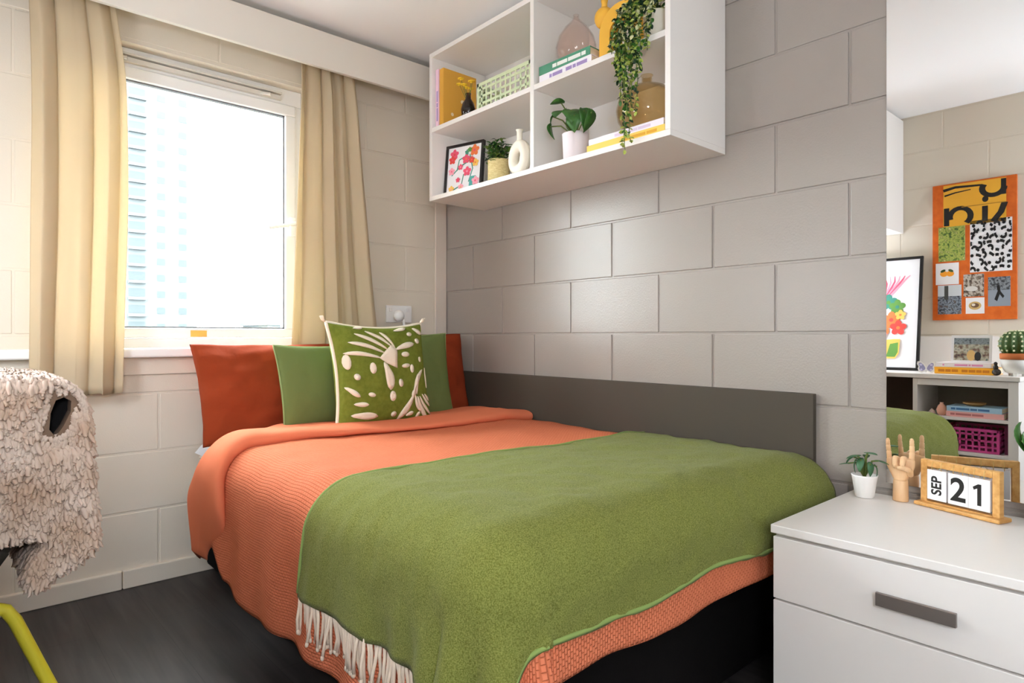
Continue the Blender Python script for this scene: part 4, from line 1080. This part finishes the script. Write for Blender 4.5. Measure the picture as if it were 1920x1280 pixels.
pin('black and white street photo at the lower right of the pin board', 'photo', .901, 1.292, .798, 1.125, [(rect(-.5, 0, .5, 1), 0), (rect(-.5, .0, .5, .55), 1), (stroke([(.05, .7), (.0, .5), (.15, .2)], .14), 2), (stroke([(.0, .5), (-.2, .3)], .1), 2)], [photo_mat('grey_photo', ['#1c1d20', '#4a4d52', '#8f949a', '#2a2b2e'], 60), cm('road_grey', '#8d95a0'), ink])
pin('small white card with a round dish below the brown photo', 'card', 1.008, 1.178, .918, 1.085, [(ellipse(0, .5, .34, .26), 0), (ellipse(0, .52, .22, .15), 1), (ellipse(.08, .55, .10, .08), 2)], [cm('dish_tan', '#c9a86a'), cm('dish_dark', '#6a4a2c'), cm('dish_pale', '#e6dcc8')])

# ------------------------------------------------------------------ chair with the fleece
chr_ = thing('desk_chair', 'dark shell chair with yellow metal legs at the desk', 'chair', (-.08, 1.84, 0))
Y0c, Y1c = 1.645, 2.035
prof = [(-.34, .452), (-.2, .435), (-.06, .435), (.02, .452), (.075, .495), (.108, .56), (.13, .64), (.148, .72), (.158, .79)]
def shell_f(i, j):
    n = len(prof)-1; t = i*n; k = min(int(t), n-1); u = t-k
    x = prof[k][0]+(prof[k+1][0]-prof[k][0])*u; z = prof[k][1]+(prof[k+1][1]-prof[k][1])*u
    s_ = 2*j-1; cup = .02*s_*s_*smooth01(i*2)
    return (x - cup*(1 if i > .5 else 0), (Y0c+Y1c)/2 + s_*(Y1c-Y0c)/2*(1-.08*i), z + (cup if i < .5 else 0))
q = MB(); q.grid(shell_f, 40, 14)
o = q.build('shell', shell_m, chr_, smooth=True, world=True)
md = o.modifiers.new('thickness', 'SOLIDIFY'); md.thickness = .034; md.offset = -1
for yy, sg in ((1.655, -1), (2.02, 1)):
    MB().tube([(-.05, yy, .405), (.03, yy, .407), (.075, yy, .405), (.097, yy, .395), (.112, yy, .37), (.15, yy+sg*.004, .27), (.185, yy+sg*.008, .18), (.25, yy+sg*.014, .0)] if sg < 0 else [(-.05, yy, .405), (-.03, yy, .406), (-.01, yy, .395), (.0, yy, .37), (.02, yy+.01, .2), (.045, yy+.03, 0)], .0125, 12).build('leg', yellow_leg, chr_, smooth=True, world=True)
    MB().tube([(-.05, yy, .405), (-.20, yy, .407), (-.245, yy, .402), (-.265, yy, .37), (-.30, yy+sg*.004, .27), (-.38, yy+sg*.014, .0)], .0125, 12).build('leg', yellow_leg, chr_, smooth=True, world=True)
MB().tube([(-.05, 1.655, .405), (-.05, 2.02, .405)], .011, 10).build('cross_bar', yellow_leg, chr_, smooth=True, world=True)

fle = thing('sheepskin', 'shaggy beige sheepskin draped over the back of the dark chair', 'sheepskin', (.12, 1.84, .45))
OUT = [(-0.008, 0.836), (0.038, 0.857), (0.087, 0.864), (0.138, 0.862), (0.181, 0.857), (0.209, 0.839), (0.223, 0.81), (0.23, 0.758), (0.232, 0.689), (0.237, 0.608), (0.244, 0.526), (0.239, 0.504), (0.211, 0.485), (0.181, 0.47), (0.152, 0.451), (0.141, 0.445), (0.138, 0.466), (0.149, 0.496), (0.168, 0.522), (0.172, 0.55), (0.147, 0.556), (0.121, 0.556), (0.087, 0.558), (0.038, 0.569), (-0.008, 0.598)]
SLOT = [(0.192, 0.824), (0.205, 0.815), (0.204, 0.792), (0.191, 0.762), (0.178, 0.742), (0.167, 0.758), (0.169, 0.791), (0.178, 0.818)]
FY, FB = 1.632, 2.05
XZm = Matrix(((1,0,0,0),(0,0,1,0),(0,1,0,0),(0,0,0,1)))
base = MB().prism([OUT, SLOT], FY, FB, M=XZm)
base.build('hide', mat('fleece_base', '#7d6654', 1), fle, fix=True, world=True)
bx((.155, FY+.05, .72), (.218, FY+.06, .845)).build('slot_dark', mat('slot_shade', '#0e0b0a', 1), fle, world=True)  # near-black sheet standing in for the shade inside the slot
def inside(x, z, poly):
    c = False; n = len(poly)
    for k in range(n):
        x0, z0 = poly[k]; x1, z1 = poly[(k+1) % n]
        if (z0 > z) != (z1 > z) and x < (x1-x0)*(z-z0)/(z1-z0)+x0: c = not c
    return c
tf = MB(); rs = random.Random(21)
def tuft(p, n, L, r):
    n = n.normalized(); g = Vector((rs.uniform(-.35, .35), rs.uniform(-.15, .15), -1))
    w = Vector((rs.uniform(-1, 1), rs.uniform(-.5, .5), rs.uniform(-.3, .3)))*.45
    d1 = (n*.9 + g*.25 + w).normalized(); d2 = (n*.30 + g*.9 - w).normalized(); d3 = (n*.25 + g*.8 + w).normalized(); d4 = (n*.6 + g*.2 - w*1.5).normalized()
    a = p + d1*L*.32; b = a + d2*L*.32; c = b + d3*L*.3; e_ = c + d4*L*.16
    tf.tube([p - n*.004, a, b, c, e_], [r*.7, r*.95, r, r*.75, r*.15], 5, cap=False)
cnt = 0
while cnt < 2700:
    x, z = rs.uniform(-.01, .246), rs.uniform(.443, .866)
    if not inside(x, z, OUT) : continue
    sx_, sz_ = x-.185, z-.785
    if inside(x, z, SLOT) or (abs(sx_-sz_*.28) < .0215 and -.036 < sz_ < .046): continue
    if abs(sx_) < .04 and abs(sz_) < .07: tuft(Vector((x, FY+.004, z)), Vector((sx_*30, -.9, sz_*18)), .014, .005); cnt += 1; continue
    tuft(Vector((x, FY+.004, z)), Vector((rs.uniform(-.3, .3), -1, .1)), rs.uniform(.026, .042), rs.uniform(.0042, .0064)); cnt += 1
n_ = len(OUT)
for k in range(n_):
    (x0, z0), (x1, z1) = OUT[k], OUT[(k+1) % n_]
    if k == n_-1: pass
    L = math.hypot(x1-x0, z1-z0); nn = Vector((-(z1-z0)/L, 0, (x1-x0)/L)) 
    # outline runs clockwise: outward normal is to the left of travel
    num = int(L*(FB-FY)*13000)
    for q_ in range(num):
        t = rs.random(); y = FY + (FB-FY)*rs.random()**1.3
        tuft(Vector((x0+(x1-x0)*t, y, z0+(z1-z0)*t)), nn, rs.uniform(.020, .032), rs.uniform(.0042, .0064))
for k in range(700):   # wool round the near edge
    a = rs.randrange(n_); t = rs.random(); (x0, z0), (x1, z1) = OUT[a], OUT[(a+1) % n_]
    L = math.hypot(x1-x0, z1-z0) or 1
    tuft(Vector((x0+(x1-x0)*t, FY+.002, z0+(z1-z0)*t)), Vector((-(z1-z0)/L, -.8, (x1-x0)/L)), rs.uniform(.014, .022), rs.uniform(.004, .006))
pile = tf.build('pile', fleece_m, fle, smooth=True, world=True); pile['kind'] = 'stuff'
